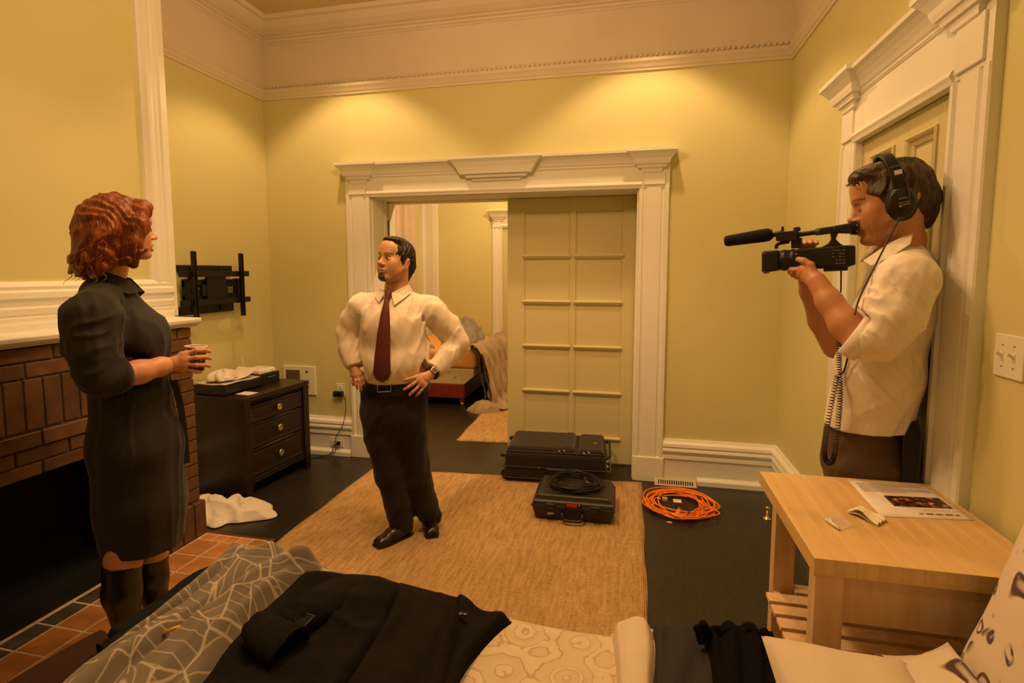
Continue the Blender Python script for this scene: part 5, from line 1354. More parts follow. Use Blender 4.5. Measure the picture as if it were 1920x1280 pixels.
    f.chain([P(684, 577, .01), P(738, 566, .02), P(798, 578, .01)], [.058, .066, .060], .03)
    f.chain([P(677, 576, .015), P(662, 600, .04), P(652, 624, .05), P(655, 655, .03), P(664, 682, -.005)], [.072, .064, .054, .05, .042], .018)
    f.chain([P(805, 580, .015), P(836, 610, .04), P(858, 641, .05), P(838, 668, .0), P(819, 690, -.05)], [.074, .068, .060, .056, .044], .018)
    f.cone(P(742, 560, .015), P(741, 528, .012), .072, .062, .01, sub=True) if 0 else None
    f.disp(folds(5, 20, .010, (.4, 0, 1))); f.disp(folds(8, 46, .003, (-.5, 0, 1)))
    for q, r in ((P(655, 640, .03), .07), (P(848, 650, .02), .085), (P(690, 590, -.05), .05), (P(792, 600, -.05), .06), (P(662, 665, 0), .05), (P(825, 680, -.03), .05)): f.disp(local(folds(12, 60, .016, (.2, 0, .6), 1.5), q, r))
    for q, d in ((P(664, 688, -.012), (P(667, 700, -.03) - P(660, 672, .01))), (P(814, 695, -.062), (P(806, 703, -.085) - P(826, 684, -.04)))): f.cutlocal(q, d, .085)
    f.cut((0, 0, zb - .012), (0, 0, -1), .01)
    f.cone(P(741, 562, .0), P(738, 525, -.01), .050, .072, .008, sub=True); f.cone(P(728, 562, -.10), P(728, 545, -.10), .012, .04, .008, sub=True)
    garment('shirt', f, m_shirt, man); SF = f
    # collar: band and two pointed leaves
    cb = P(741, 553, .005); ring_ = []
    mb = MB(); secs = []
    for rr_, zz in ((.073, -.022), (.071, .0), (.069, .022), (.066, .022), (.067, -.02)):
        secs.append([cb + np.array([rr_ * cos(t), rr_ * .92 * sin(t), zz + .022 * sin(t) + .004 * cos(t)]) for t in [2 * pi * k / 40 for k in range(40)]])
    mb.loft(secs, cap=False); mb.obj('collar_band', m_shirt, man, smooth=True)
    def leaf(pts, nm='collar_leaf', mat=m_shirt, th_=.004, par=None):
        pts = [np.array(p) for p in pts]; n = np.cross(pts[1] - pts[0], pts[2] - pts[0]); n /= np.linalg.norm(n)
        n = n if n[1] < 0 else -n
        return MB().loft([[p for p in pts], [p + n * th_ for p in pts]]).obj(nm, mat, par or man, .0015)
    def on(u, v, d=-.006):
        p = P(u, v, -.1); y = SF.front(p[0], p[2]); p = P(u, v, y); y = SF.front(p[0], p[2]); return P(u, v, y + d)
    leaf([P(766, 533, -.03), P(733, 550, -.078), on(739, 573, -.012), on(754, 562, -.012), P(774, 547, -.03)])
    leaf([P(713, 541, -.035), P(722, 550, -.078), on(711, 568, -.012), on(704, 557, -.008)])
    # tie
    tf = Field(*bounds([P(724, 548, -.13), P(716, 720, -.22)], .06), .003)
    kt = P(727, 556, -.088)
    tf.cone(P(728, 550, -.086), P(724, 566, -.108), .019, .012, .006, ((0, 1, 0), .7))
    V, Q = tf.mesh(); tie = mo('tie', V, Q, m_tie, man, smooth=True)
    row = []
    for (ul, ur, v_) in ((720, 729, 563), (713, 731, 590), (707, 732, 625), (702, 732, 665), (699, 733, 700), (704, 728, 711), (716, 718, 717)):
        y_ = min([on(q_, w_)[1] for q_ in (ul, (ul + ur) / 2, ur) for w_ in (v_ - 8, v_, min(v_ + 8, 712))] + [-.13]) - .006 if v_ > 580 else -.118
        row.append([P(ul, v_, y_ + .004), P((ul * 2 + ur) / 3, v_, y_ - .004), P((ul + 2 * ur) / 3, v_, y_ - .004), P(ur, v_, y_ + .004), P((ul + ur) / 2, v_, y_ + .012)])
    MB().loft(row).obj('tie_blade', m_tie, tie, .001, smooth=True)
    # trousers, belt
    f = Field(*bounds([P(677, 705, -.12), P(822, 705, .12), fR - [.04, .04, -.02], fL + [.04, .04, 0]], .09), .0058)
    f.cone(P(741, 722), P(740, 758), .178, .176, .04, ((0, 1, 0), .68)); f.ell(P(740, 752, .05), (.14, .11, .10), .05)
    f.chain([P(714, 775), P(717, 820, fR[1] * .3), kR, P(746, 940, fR[1] * .8), fR + [0, 0, .085]], [.100, .090, .076, .066, .062], .025)
    f.chain([P(766, 775), P(768, 820, fL[1] * .3), kL, P(796, 945, fL[1] * .8), fL + [0, 0, .085]], [.100, .090, .076, .064, .058], .025)
    f.disp(folds(21, 24, .008, (.3, 0, 1)));
    for q in (fR + [0, 0, .14], fL + [0, 0, .14], P(735, 790, -.05), kR, kL): f.disp(local(folds(25, 45, .010, (.2, 0, .3), 1.6), q, .11))
    f.cut((0, 0, P(740, 712)[2]), (0, 0, 1), .004)
    for q in (fR, fL): f.cutlocal(q + [0, 0, .045], (0, 0, -1), .16)
    garment('trousers', f, m_trous, man)
    bc = P(741, 724); secs = []
    for k in range(48):
        t = 2 * pi * k / 48; rr_ = .186; p = bc + np.array([rr_ * cos(t), rr_ * .70 * sin(t), -.0 + .016 * (-sin(t)) * -.6]); n = np.array([cos(t), sin(t), 0])
        secs.append([p + n * .001 + [0, 0, -.018], p + n * .005 + [0, 0, -.018], p + n * .005 + [0, 0, .018], p + n * .001 + [0, 0, .018]])
    bl = MB().loft(secs, close=True).obj('belt', m_belt, man, .001)
    def framebox(c_, hw, hh, t_, y_): 
        m_ = MB()
        for a in ((-hw, -hw + t_, -hh, hh), (hw - t_, hw, -hh, hh), (-hw, hw, -hh, -hh + t_), (-hw, hw, hh - t_, hh)): m_.box(c_[0] + a[0], c_[0] + a[1], y_, y_ + .005, c_[2] + a[2], c_[2] + a[3])
        return m_
    framebox(P(720.5, 727, -.14), .036, .021, .0045, P(720, 727, -.148)[1]).obj('buckle', m_nickel, bl, .001)
    # watch on his left wrist
    wc = P(811, 699, -.074); wd = P(806, 703, -.085) - P(820, 688, -.05); wd = Vector(wd).normalized()
    wt = MB().lathe([(.037, -.011), (.039, -.011), (.039, .011), (.037, .011)], wc, wd, 28).obj('watch', m_belt, man, smooth=True)
    vd = Vector((0, -1, .35)); vd = (vd - wd * vd.dot(wd)).normalized(); sdv = wd.cross(vd)
    fc = Vector(wc) + vd * .037; MB().loft([[fc + sdv * a * .017 + wd * b_ * .015 + vd * h_ for a, b_ in ((-1, -1), (1, -1), (1, 1), (-1, 1))] for h_ in (-.002, .008)]).obj('watch_case', m_steel, wt, .002)
    MB().loft([[fc + sdv * a * .0125 + wd * b_ * .0105 + vd * h_ for a, b_ in ((-1, -1), (1, -1), (1, 1), (-1, 1))] for h_ in (.007, .0088)]).obj('watch_face', M('watch_face', (.12, .09, .06), .2), wt)
    # shoes
    def shoe(toe, heel, ank, nm='shoe'):
        toe, heel, ank = np.array(toe, float), np.array(heel, float), np.array(ank, float); d = toe - heel; L_ = np.linalg.norm(d); d /= L_; n = np.array([-d[1], d[0], 0])
        f = Field(*bounds([toe, heel, ank + [0, 0, .05]], .08), .004)
        f.cone(heel + d * .03 + [0, 0, .045], heel + d * L_ * .5 + [0, 0, .04], .04, .042, .02).cone(heel + d * L_ * .5 + [0, 0, .036], toe - d * .045 + [0, 0, .028], .044, .036, .02, ((0, 0, 1), .8))
        for s in (-1, 1): f.cone(toe - d * .06 + n * s * .022 + [0, 0, .022], toe - d * .02 + n * s * .020 + [0, 0, .020], .022, .018, .012)
        f.cone(heel + d * .05 + [0, 0, .07], ank + [0, 0, .09], .04, .042, .02)
        f.cut((0, 0, .004), (0, 0, -1), .003); return garment(nm, f, m_shoe, man)
    z0 = .0135
    def up(p): return np.array([p[0], p[1], z0])
    tR, hR = G.L(fl(704, 1031)), G.L(fl(770, 1003)); tL, hL = G.L(fl(811, 1014)), G.L(fl(803, 978))
    for t_, h_, a_ in ((tR, hR, fR), (tL, hL, fL)):
        with xf(Matrix.Translation((0, 0, z0))):
            so = shoe(t_, h_, [a_[0], a_[1], 0])
            d = Vector(t_ - h_); d.z = 0; d.normalize(); n = Vector((-d.y, d.x, 0)); hv, tv_ = Vector(h_), Vector(t_); hv.z = tv_.z = 0
            out = [hv - d * .008 + n * .022, hv + d * .03 + n * .037, hv.lerp(tv_, .6) + n * .046, tv_ - d * .03 + n * .042, tv_ + n * .034, tv_ - n * .034, tv_ - d * .03 - n * .042, hv.lerp(tv_, .6) - n * .046, hv + d * .03 - n * .037, hv - d * .008 - n * .022]
            MB().loft([[p + Vector((0, 0, .0005)) for p in out], [p + Vector((0, 0, .012)) for p in out]]).obj('sole', m_belt, so, .002)
# ------------------------------------------------------------------ the woman with the paper cup
SK_W = (.62, .30, .18)
m_dress = M('charcoal_wool', (.017, .0145, .0125), .85, bump=.12, bscale=350, sheen=.08, var=.12, vscale=40)
m_boot = M('black_boot_leather', (.009, .008, .007), .3, spec=.5)
G = Fig((1.065, -2.29)); P = G.P
with xf(G.M):
    wo = thing('person', 'red haired woman in a charcoal dress and boots holding a paper cup', 'person', (0, 0, 0))
    hc = P(231, 430, .0); fw = (cos(radians(14)), sin(radians(14)), .03)
    A, c = head_matrix(hc, fw, 0, .97); nb = np.linalg.inv(A) @ (P(205, 540, .0) - c)
    hf = head_field(nb, False, jaw=.92, neck_r=.047, mouth_open=.006); V, Q = hf.mesh()
    tint = head_tint(V, SK_W, (.55, .16, .11), brow=(.22, .08, .03), blush=(.66, .22, .13))
    blocks = [(V @ A.T + c, Q, tint)]
    yN, yF = -.17, .17
    sh, el, wr = P(170, 590, yN), P(192, 700, yN - .03), P(316, 684, -.12)
    kneeN, kneeF = P(232, 1047, -.068), P(282, 1042, .068)
    ft = G.L((O_x := Vector((1.065, -2.29, 0))))
    fN, fF = np.array([-.045, -.068, 0.0]), np.array([.055, .068, 0.0])
    cfd = Field(*bounds([P(215, 560), P(255, 830), fN, fF, el], .16), .012)
    cfd.chain([P(212, 555), P(245, 650), P(248, 735), P(255, 830)], [.06, .08, .08, .09], .04, ((0, 1, 0), 1.15)).cone(P(195, 585, yN + .05), P(205, 585, yF - .05), .035, .035, .04)
    cfd.chain([P(250, 860, -.07), kneeN, fN + [0, 0, .09]], [.06, .058, .035], .03).chain([P(262, 860, .07), kneeF, fF + [0, 0, .09]], [.06, .058, .035], .03)
    cfd.chain([P(175, 605, yN + .01), el, P(240, 699, -.19)], [.04, .038, .04], .02); cfd.chain([P(180, 590, yF), P(205, 705, yF + .03), P(310, 690, .06)], [.05, .04, .03], .02)
    V, Q = cfd.mesh(); blocks.append((V, Q, SK_W))
    kf = Field(*bounds([kneeN, kneeF], .16), .005)
    for a_, b_ in ((P(250, 960, -.07), kneeN), (P(262, 960, .07), kneeF)): kf.chain([a_, b_, b_ + [0, 0, -.1]], [.058, .0585, .052], .02)
    V, Q = kf.mesh(); blocks.append((V, Q, SK_W))
    # right hand round the cup
    cup_c = P(368, 669, -.095); ry = .041
    kn = [P(350, 663, -.135), P(349, 673, -.140), P(347, 683, -.138), P(344, 692, -.130)]
    fi = [[P(368, 657, -.146), P(384, 656, -.134), P(393, 659, -.108)], [P(368, 670, -.149), P(385, 669, -.136), P(394, 672, -.108)],
          [P(367, 684, -.147), P(384, 684, -.134), P(393, 686, -.108)], [P(360, 695, -.140), P(370, 697, -.134), P(376, 697, -.120)]]
    th = [P(344, 664, -.085), P(354, 658, -.052), P(370, 656, -.040)]
    fb = Field(*bounds([P(225, 705, -.19), wr], .06), .004); fb.chain([P(226, 704, -.19), P(262, 697, -.168), P(300, 687, -.135), wr], [.044, .042, .034, .029], .02); V, Q = fb.mesh(); blocks.append((V, Q, SK_W))
    blocks.append(hand_block(wr, P(300, 687, -.135), kn, fi, th, SK_W, rw=.028, rf=.033, fr=.0088, palm=.013))
    # left hand cradling behind
    wl = P(318, 690, -.0); kn = [P(345, 672, -.045), P(346, 680, -.04), P(345, 688, -.038), P(343, 695, -.04)]
    fi = [[P(360, 668, -.04), P(372, 667, -.05)], [P(360, 678, -.038), P(373, 678, -.048)], [P(359, 688, -.04), P(371, 688, -.05)], [P(355, 696, -.045), P(366, 697, -.055)]]
    blocks.append(hand_block(wl, P(300, 692, .06), kn, fi, [P(340, 664, -.03), P(352, 660, -.045)], SK_W))
    bo = body_obj(blocks, wo); eyes(G, bo, A, c, (1, 0, 0))
    # wavy auburn hair
    f = Field((-.20, -.17, -.25), (.13, .17, .17), .0036)
    f.ell((-.028, 0, .042), (.112, .094, .098), .02); f.ell((-.075, 0, -.03), (.088, .105, .105), .03); f.ell((-.09, 0, -.105), (.074, .105, .06), .03); f.ell((-.12, 0, -.14), (.05, .09, .04), .02)
    for s in (-1, 1):
        f.chain([(.055, s * .062, .075), (.03, s * .088, .01), (.005, s * .092, -.06), (-.01, s * .085, -.115)], [.030, .032, .034, .028], .02)
        f.ell((.055, s * .045, .085), (.035, .035, .03), .02)
    f.ell((.122, 0, -.05), (.098, .14, .118), .012, sub=True)
    def curl(q):
        w = vnoise(q, 5, 26, 4); low = np.clip((.07 - q[:, 2]) / .15, .3, 1.15)
        a = np.sin(q[:, 0] * 75 + q[:, 1] * 60 + 3.4 * w); b_ = np.sin(q[:, 2] * 60 - q[:, 0] * 40 + q[:, 1] * 50 + 3.0 * vnoise(q, 8, 30, 4)); e = np.sin(q[:, 0] * 210 + q[:, 1] * 150 + q[:, 2] * 60 + 6 * w)
        return -(.008 * a + .007 * b_) * low - .0022 * e - .004 * vnoise(q, 15, 70, 4) * low
    f.disp(curl); V, Q = f.mesh()
    m_aub = hairmat('auburn_hair', (.34, .085, .016), (.09, .022, .006), .42)
    hb = mo('hair', V @ A.T + c, Q, m_aub, wo, smooth=True)
    mb = MB(); rg = random.Random(9)                    # loose curls along the outline
    for k in range(90):
        t = rg.uniform(.25, 1.0); ang_ = rg.uniform(-2.6, 2.6); zc_ = .10 - .27 * t
        rr_ = .105 + .012 * rg.random(); cx_ = -.06 - .03 * t
        if cos(ang_) > -.05 and zc_ < .02: continue
        p0 = Vector((cx_ + rr_ * cos(ang_) * .85, rr_ * sin(ang_), zc_)); tw = rg.uniform(0, 6); pts = []
        for i in range(10):
            a_ = i / 9; pts.append(p0 + Vector((-.012 * a_ + .010 * sin(tw + 5 * a_), .010 * cos(tw + 5 * a_), -.045 * a_)))
        mb.tube([A @ np.array(p) + c for p in pts], [.0018 * (1 - .75 * (i / 9)) for i in range(10)], 5)
    tag(mb.obj('loose_curls', m_aub, hb, smooth=True), kind='stuff')
    # dress
    f = Field(*bounds([P(110, 560, -.24), P(365, 900, .25), P(200, 530), P(260, 1045)], .07), .0056)
    f.chain([P(205, 560, 0), P(240, 640, 0), P(248, 735, 0)], [.082, .124, .118], .04, ((0, 1, 0), 1.18)); f.ell(P(262, 634, -.055), (.08, .07, .09), .06); f.ell(P(266, 634, .055), (.08, .07, .09), .06)
    f.chain([P(248, 735), P(258, 830), P(266, 940), P(272, 1050)], [.119, .150, .148, .128], .03, ((0, 1, 0), 1.15))
    f.chain([P(180, 572, -.15), P(205, 552, 0), P(200, 572, .15)], [.055, .06, .055], .03)
    f.chain([P(170, 594, yN), P(172, 650, yN - .02), P(190, 702, yN - .03), P(226, 704, -.19)], [.082, .070, .064, .054], .02)
    f.chain([P(185, 592, yF), P(188, 650, yF + .02), P(205, 705, yF + .03), P(240, 704, .14)], [.075, .066, .06, .05], .02)
    f.disp(folds(3, 22, .008, (.1, 0, 1))); f.disp(folds(9, 12, .009, (0, 0, 1)))
    for q in (el, P(170, 660, yN), P(245, 725, -.1), P(180, 600, -.2)): f.disp(local(folds(14, 40, .014, (.9, 0, .2), 1.5), q, .09))
    f.cutlocal(P(236, 702, -.185), P(262, 697, -.168) - P(215, 706, -.2), .10)
    f.cut(P(262, 1047, -.14), (-.03, 0, -1), .004)
    f.cone(P(216, 548, 0), P(232, 510, 0), .05, .07, .008, sub=True); f.cone(P(250, 545, 0), P(268, 560, 0), .02, .006, .008, sub=True)
    DF = f; dress = garment('dress', f, m_dress, wo)
    MB().lathe([(.046, .012), (.052, .016), (.057, .0), (.060, -.03), (.056, -.036)], P(230, 703, -.187), Vector(P(262, 697, -.168) - P(215, 706, -.2)), 28).obj('cuff', m_dress, wo, smooth=True)
    def leaf2(pts, nm, th_=.004):
        pts = [np.array(p) for p in pts]; n = np.cross(pts[1] - pts[0], pts[2] - pts[0]); n /= np.linalg.norm(n); n = n if n[1] < 0 else -n
        return MB().loft([pts, [p + n * th_ for p in pts]]).obj(nm, m_dress, wo, .0015)
    leaf2([P(196, 508, -.055), P(243, 524, -.058), P(268, 545, -.045), P(240, 550, -.10), P(205, 534, -.09)], 'collar'); leaf2([P(205, 510, .05), P(246, 522, .045), P(272, 548, .03), P(262, 556, .08), P(220, 540, .09)], 'collar')
    fc_ = smoothpts([P(262, 542, -.02), P(292, 585, -.02), P(318, 640, -.02), P(330, 690, -.02), P(338, 730, -.02)], 5)
    # belt and hanging tie end
    secs = []
    for k in range(40):
        t = 2 * pi * k / 40; p = P(249, 728) + np.array([.128 * cos(t), .150 * sin(t), .0]); n = np.array([cos(t), sin(t), 0]); secs.append([p + [0, 0, -.02], p + n * .004 + [0, 0, -.02], p + n * .004 + [0, 0, .02], p + [0, 0, .02]])
    MB().loft(secs, close=True).obj('belt', m_dress, wo, .001)
    e = [P(326, 712, -.05), P(338, 760, -.055), P(345, 810, -.06), P(350, 868, -.06)]
    MB().loft([[p + np.array([-.012, -.006, 0]), p + np.array([.012, -.004, 0]), p + np.array([.012, .0, 0]), p + np.array([-.012, -.002, 0])] for p in smoothpts(e, 4) for p in [np.array(p)]]).obj('belt_end', m_dress, wo, .001)
    # boots
    for nm, kn_, f_, top in (('boot', kneeN, fN, P(230, 1076, -.13) * np.array([1, 0, 1]) + [0, -.068, 0]), ('boot', kneeF, fF, P(284, 1064, .0) * np.array([1, 0, 1]) + [0, .068, 0])):
        f = Field(*bounds([top + [0, 0, .05], f_ + [.22, 0, 0], f_ - [.08, 0, 0]], .08), .0045)
        ank = f_ + [0, 0, .12]
        f.chain([top + [0, 0, .02], top * .6 + ank * .4 + [-.008, 0, 0], ank, f_ + [.0, 0, .085]], [.066, .064, .043, .043], .02)
        f.chain([f_ + [.0, 0, .075], f_ + [.09, 0, .05], f_ + [.17, 0, .028]], [.042, .038, .026], .02, ((0, 1, 0), .95)); f.cone(f_ + [-.02, 0, .05], f_ + [-.025, 0, .0], .032, .024, .01)
        f.cut((0, 0, .003), (0, 0, -1), .003); f.cut(top + [0, 0, .01], (.08, 0, 1), .003)
        with xf(Matrix.Translation((0, 0, .009))): garment(nm, f, m_boot, wo)

    # the cup is a thing of its own
    m_cup, nt, bs, N, lk = nodes_mat('printed_cup', .45)
    tc = N('TexCoord'); vv = N('TexVoronoi', feature='DISTANCE_TO_EDGE', i_Scale=48.0); nz = N('TexNoise', i_Scale=60.0); lk(tc.outputs['Object'], vv.inputs['Vector']); lk(tc.outputs['Object'], nz.inputs['Vector'])
    ad_ = N('Math', operation='MULTIPLY'); lk(vv.outputs['Distance'], ad_.inputs[0]); lk(nz.outputs['Fac'], ad_.inputs[1])
    lk(ramp(N, lk, ad_.outputs[0], [(.015, (.75, .62, .50)), (.04, (.22, .012, .012)), (.3, (.16, .008, .010))]), bs.inputs['Base Color'])
    cb = P(367, 694, -.095); ctop = P(368, 649, -.095); hgt = ctop[2] - cb[2]; ax = (.06, 0, 1)
    cu = thing('paper_cup', 'dark red paper coffee cup with white rim in a hand', 'cup', tuple(cb))
    MB().lathe([(.001, .002), (.029, .002), (.030, 0), (.0385, hgt - .002)], cb, ax, 32).obj('wall', m_cup, cu, smooth=True)
    q = Vector((0, 0, 1)).rotation_difference(Vector(ax)); rc_ = Vector(cb) + q @ Vector((0, 0, hgt))
    MB().tube([rc_ + q @ Vector((.0385 * cos(t), .0385 * sin(t), 0)) for t in [2 * pi * k / 32 for k in range(32)]], .0028, 8, close=True).obj('rim', m_white_pl, cu, smooth=True)
    MB().lathe([(.001, 0), (.0375, 0), (.0375, .001), (.001, .001)], Vector(cb) + q @ Vector((0, 0, hgt - .006)), ax, 28).obj('lid', m_cream, cu)

# ------------------------------------------------------------------ the cameraman
SK_C = (.52, .245, .125)
m_linen = M('white_linen_shirt', (.84, .76, .66), .8, bump=.15, bscale=260, var=.03, vscale=12)
m_khaki = M('brown_khaki', (.10, .062, .032), .8, bump=.08, bscale=300, var=.08, vscale=10)
G = Fig((3.77, -1.90)); P = G.P
CG = G
with xf(G.M):
    cm1 = thing('person', 'man in white linen shirt with headphones filming beside the right door', 'person', (0, 0, 0))
    hc = P(1667, 381, .0); fw = (-cos(radians(8)) * cos(radians(11)), -sin(radians(8)) * cos(radians(11)), -sin(radians(11)))
    A, c = head_matrix(hc, fw, 0, 1.08); nb = np.linalg.inv(A) @ (P(1692, 490, .03) - c); CA, CC = A, c
    hf = head_field(nb, True, jaw=1.08, neck_r=.055); V, Q = hf.mesh()
    tint = head_tint(V, SK_C, (.42, .15, .09), beard=(.42, (.17, .075, .035)), brow=(.12, .05, .02))
    # lids almost closed: looking down
    blocks = [(V @ A.T + c, Q, tint)]
    yl_ = .115
    hip = P(1612, 860, yl_); foot = lambda y_, dx: np.array([hip[0] - .06 + dx, y_, 0.0])
    cfd = Field(*bounds([P(1700, 480), P(1540, 700), hip, foot(.0, 0), foot(.2, 0)], .2), .012)
    cfd.chain([P(1690, 520, .03), P(1660, 620, .04), P(1635, 760, .07), P(1615, 840, yl_)], [.075, .09, .085, .085], .05, ((0, 1, 0), 1.25)); cfd.cone(P(1695, 525, -.12), P(1695, 525, .18), .035, .035, .04)
    fNc, fFc = foot(.025, .0), foot(.21, .06)
    cfd.chain([hip + [0, -.085, -.02], hip * .45 + fNc * .55 + [-.03, 0, 0], fNc + [0, 0, .08]], [.075, .052, .04], .03).chain([hip + [0, .085, -.02], hip * .45 + fFc * .55 + [-.03, 0, 0], fFc + [0, 0, .08]], [.075, .052, .04], .03)
    yA, yB = -.17, .22
    cfd.chain([P(1700, 520, yA + .03), P(1655, 610, yA - .02), P(1600, 640, yA - .02)], [.055, .045, .042], .02); cfd.chain([P(1690, 520, yB - .02), P(1600, 640, yB)], [.05, .042], .02)
    V, Q = cfd.mesh(); blocks.append((V, Q, SK_C))
    # near forearm and hand cupping the camera from below
    yc = -.03                                            # the camera's mid plane
    wrist = P(1531, 527, -.115)
    fb = Field(*bounds([P(1612, 640, yA - .02), wrist], .07), .004); fb.chain([P(1612, 640, yA - .02), P(1586, 608, yA), P(1555, 565, -.14), wrist], [.048, .047, .038, .030], .02); V, Q = fb.mesh(); blocks.append((V, Q, SK_C))
    kn = [P(1506, 503, -.085), P(1500, 508, -.065), P(1500, 513, -.045), P(1505, 517, -.025)]
    fi = [[P(1491, 506, -.075), P(1484, 505, -.055), P(1483, 502, -.03)], [P(1488, 510, -.055), P(1483, 510, -.030), P(1485, 507, -.010)], [P(1490, 515, -.03), P(1487, 515, -.005), P(1490, 511, .012)], [P(1496, 519, -.005), P(1494, 519, .015), P(1497, 514, .03)]]
    th = [P(1520, 497, -.105), P(1507, 489, -.100), P(1497, 486, -.092)]
    blocks.append(hand_block(wrist, P(1555, 565, -.14), kn, fi, th, SK_C, rw=.031, rf=.037, fr=.0094, palm=.0155))
    # far forearm and hand gripping the camera's strap side
    wf = P(1512, 515, .075)
    fb = Field(*bounds([P(1560, 650, .17), wf], .07), .005); fb.chain([P(1566, 650, .17), P(1540, 600, .14), P(1520, 545, .10), wf], [.046, .044, .036, .032], .02); V, Q = fb.mesh(); blocks.append((V, Q, SK_C))
    kn = [P(1500, 474, .055), P(1508, 472, .06), P(1516, 471, .062), P(1524, 471, .062)]
    fi = [[P(1500, 460, .05), P(1500, 457, .03), P(1501, 458, .018)], [P(1509, 457, .055), P(1510, 455, .035), P(1512, 457, .02)], [P(1518, 456, .056), P(1520, 453.5, .036), P(1522, 456, .02)], [P(1527, 458, .056), P(1530, 455, .038), P(1532, 456, .024)]]
    blocks.append(hand_block(wf, P(1520, 545, .10), kn, fi, [P(1500, 500, .06), P(1492, 490, .05)], SK_C, fr=.0092))
    bo = body_obj(blocks, cm1)
    for s in (-1, 1):                                    # lowered lids with a lash line
        ec = np.array([.0715, s * .0315, -.0005]); n = 14
        rows = []
        for t in (35, 15, -5, -20):
            rows.append([tuple(A @ (ec + .0166 * np.array([cos(radians(t)) * cos(radians(a_)), sin(radians(a_)) * cos(radians(t)), sin(radians(t))])) + c) for a_ in np.linspace(-38, 38, n)])
        v = [p for r_ in rows for p in r_]; ff = [(i * n + j, i * n + j + 1, (i + 1) * n + j + 1, (i + 1) * n + j) for i in range(3) for j in range(n - 1)]
        lid = mo('eyelid', v, ff, M('lid_skin', tuple(x * .8 for x in SK_C), .5), bo, smooth=True)
        MB().tube(rows[3], .0011, 5).obj('lashes', m_iris, lid)
    # hair: tousled brown
    f = Field((-.16, -.13, -.14), (.15, .13, .17), .0032)
    f.ell((-.020, 0, .038), (.104, .084, .094), .02); f.ell((.048, 0, .098), (.048, .056, .026), .03); f.cone((-.085, 0, -.02), (-.078, 0, -.07), .042, .030, .03)
    f.cut(np.array([.094, 0, .072]), np.array([.70, 0, -.71]), .01)
    for s in (-1, 1):
        f.ell((-.010, s * .088, -.016), (.022, .02, .040), .006, sub=True); f.cone((.026, s * .074, .03), (.018, s * .074, -.03), .010, .006, .006)
    f.disp(lambda q: -.0035 * vnoise(q, 3, 75, 5) - .0025 * np.sin(q[:, 0] * 170 + q[:, 1] * 120 + 4 * vnoise(q, 6, 45, 4)))
    V, Q = f.mesh(); m_brn = hairmat('brown_hair', (.085, .040, .016), (.018, .009, .004)); hb = mo('hair', V @ A.T + c, Q, m_brn, cm1, smooth=True)
    mb = MB(); rg = random.Random(5)
    for k in range(110):                                   # wispy locks at the front and crown
        a_ = rg.uniform(-1, 1); x0 = rg.uniform(-.06, .09); p0 = Vector((x0, a_ * .055, .118 - .35 * (x0 + .01) ** 2 / .1 - .018 * a_ * a_)); d_ = Vector((rg.uniform(.2, 1), rg.uniform(-.5, .5), rg.uniform(.1, .6))); tw = rg.uniform(0, 6)
        pts = [p0 + d_ * (.024 * i / 7) + Vector((.004 * sin(tw + i), .004 * cos(tw + i), -.012 * (i / 7) ** 2)) for i in range(8)]
        mb.tube([A @ np.array(p) + c for p in pts], [.0028 * (1 - .85 * i / 7) for i in range(8)], 5)
    tag(mb.obj('loose_locks', m_brn, hb, smooth=True), kind='stuff')
    # shirt, untucked with rolled sleeves
    f = Field(*bounds([P(1525, 480, -.26), P(1760, 480, .3), P(1690, 455), P(1620, 825, .1)], .06), .0056)
    f.chain([P(1692, 520, .03), P(1668, 600, .04), P(1645, 700, .06), P(1624, 805, .10)], [.098, .118, .128, .126], .03, ((0, 1, 0), 1.28))
    f.chain([P(1703, 512, -.13), P(1694, 492, .03), P(1700, 512, .2)], [.055, .062, .055], .03)
    f.chain([P(1700, 528, yA + .02), P(1672, 590, yA - .01), P(1640, 628, yA - .02), P(1622, 632, yA - .02)], [.084, .078, .070, .066], .02)
    f.chain([P(1690, 528, yB), P(1640, 610, yB), P(1580, 640, .19)], [.075, .07, .06], .02)
    f.disp(folds(33, 18, .009, (.5, 0, 1))); f.disp(folds(36, 42, .004, (.3, 0, 1)))
    for q, r_ in ((P(1645, 620, yA - .06), .09), (P(1690, 545, yA - .05), .09), (P(1640, 700, -.1), .11)): f.disp(local(folds(39, 38, .016, (-.6, 0, .8), 1.5), q, r_))
    f.cutlocal(P(1606, 634, yA - .02), P(1590, 622, yA - .02) - P(1640, 650, yA - .02), .10); f.cutlocal(P(1566, 645, .18), (-1, 0, 0), .07)
    zf, zb_ = P(1527, 806, .0), P(1640, 798, .0)
    def hem(q): return 0
    f.cut(P(1620, 803, .03), (.06, 0, -1), .004)
    f.cone(P(1680, 478, .03), P(1655, 448, .0), .058, .075, .008, sub=True)
    garment('shirt', f, m_linen, cm1)
    cuff = MB(); cpt, cd = P(1610, 633, yA - .02), Vector(P(1590, 618, yA - .02) - P(1640, 646, yA - .02)).normalized()
    MB().lathe([(.058, -.022), (.069, -.03), (.073, 0), (.070, .022), (.060, .024), (.054, .01)], cpt, cd, 32).obj('rolled_cuff', m_linen, cm1, smooth=True)
    def leaf3(pts, nm, mat, th_=.004):
        pts = [np.array(p) for p in pts]; n = np.cross(pts[1] - pts[0], pts[2] - pts[0]); n /= np.linalg.norm(n); n = n if n[1] < 0 else -n
        return MB().loft([pts, [p + n * th_ for p in pts]]).obj(nm, mat, cm1, .0015)
    leaf3([P(1712, 432, -.03), P(1664, 458, -.07), P(1618, 488, -.055), P(1632, 497, -.09), P(1672, 478, -.115), P(1706, 456, -.09)], 'collar', m_linen)
    leaf3([P(1660, 452, .07), P(1628, 468, .05), P(1612, 492, .02), P(1632, 490, .06)], 'collar', m_linen)
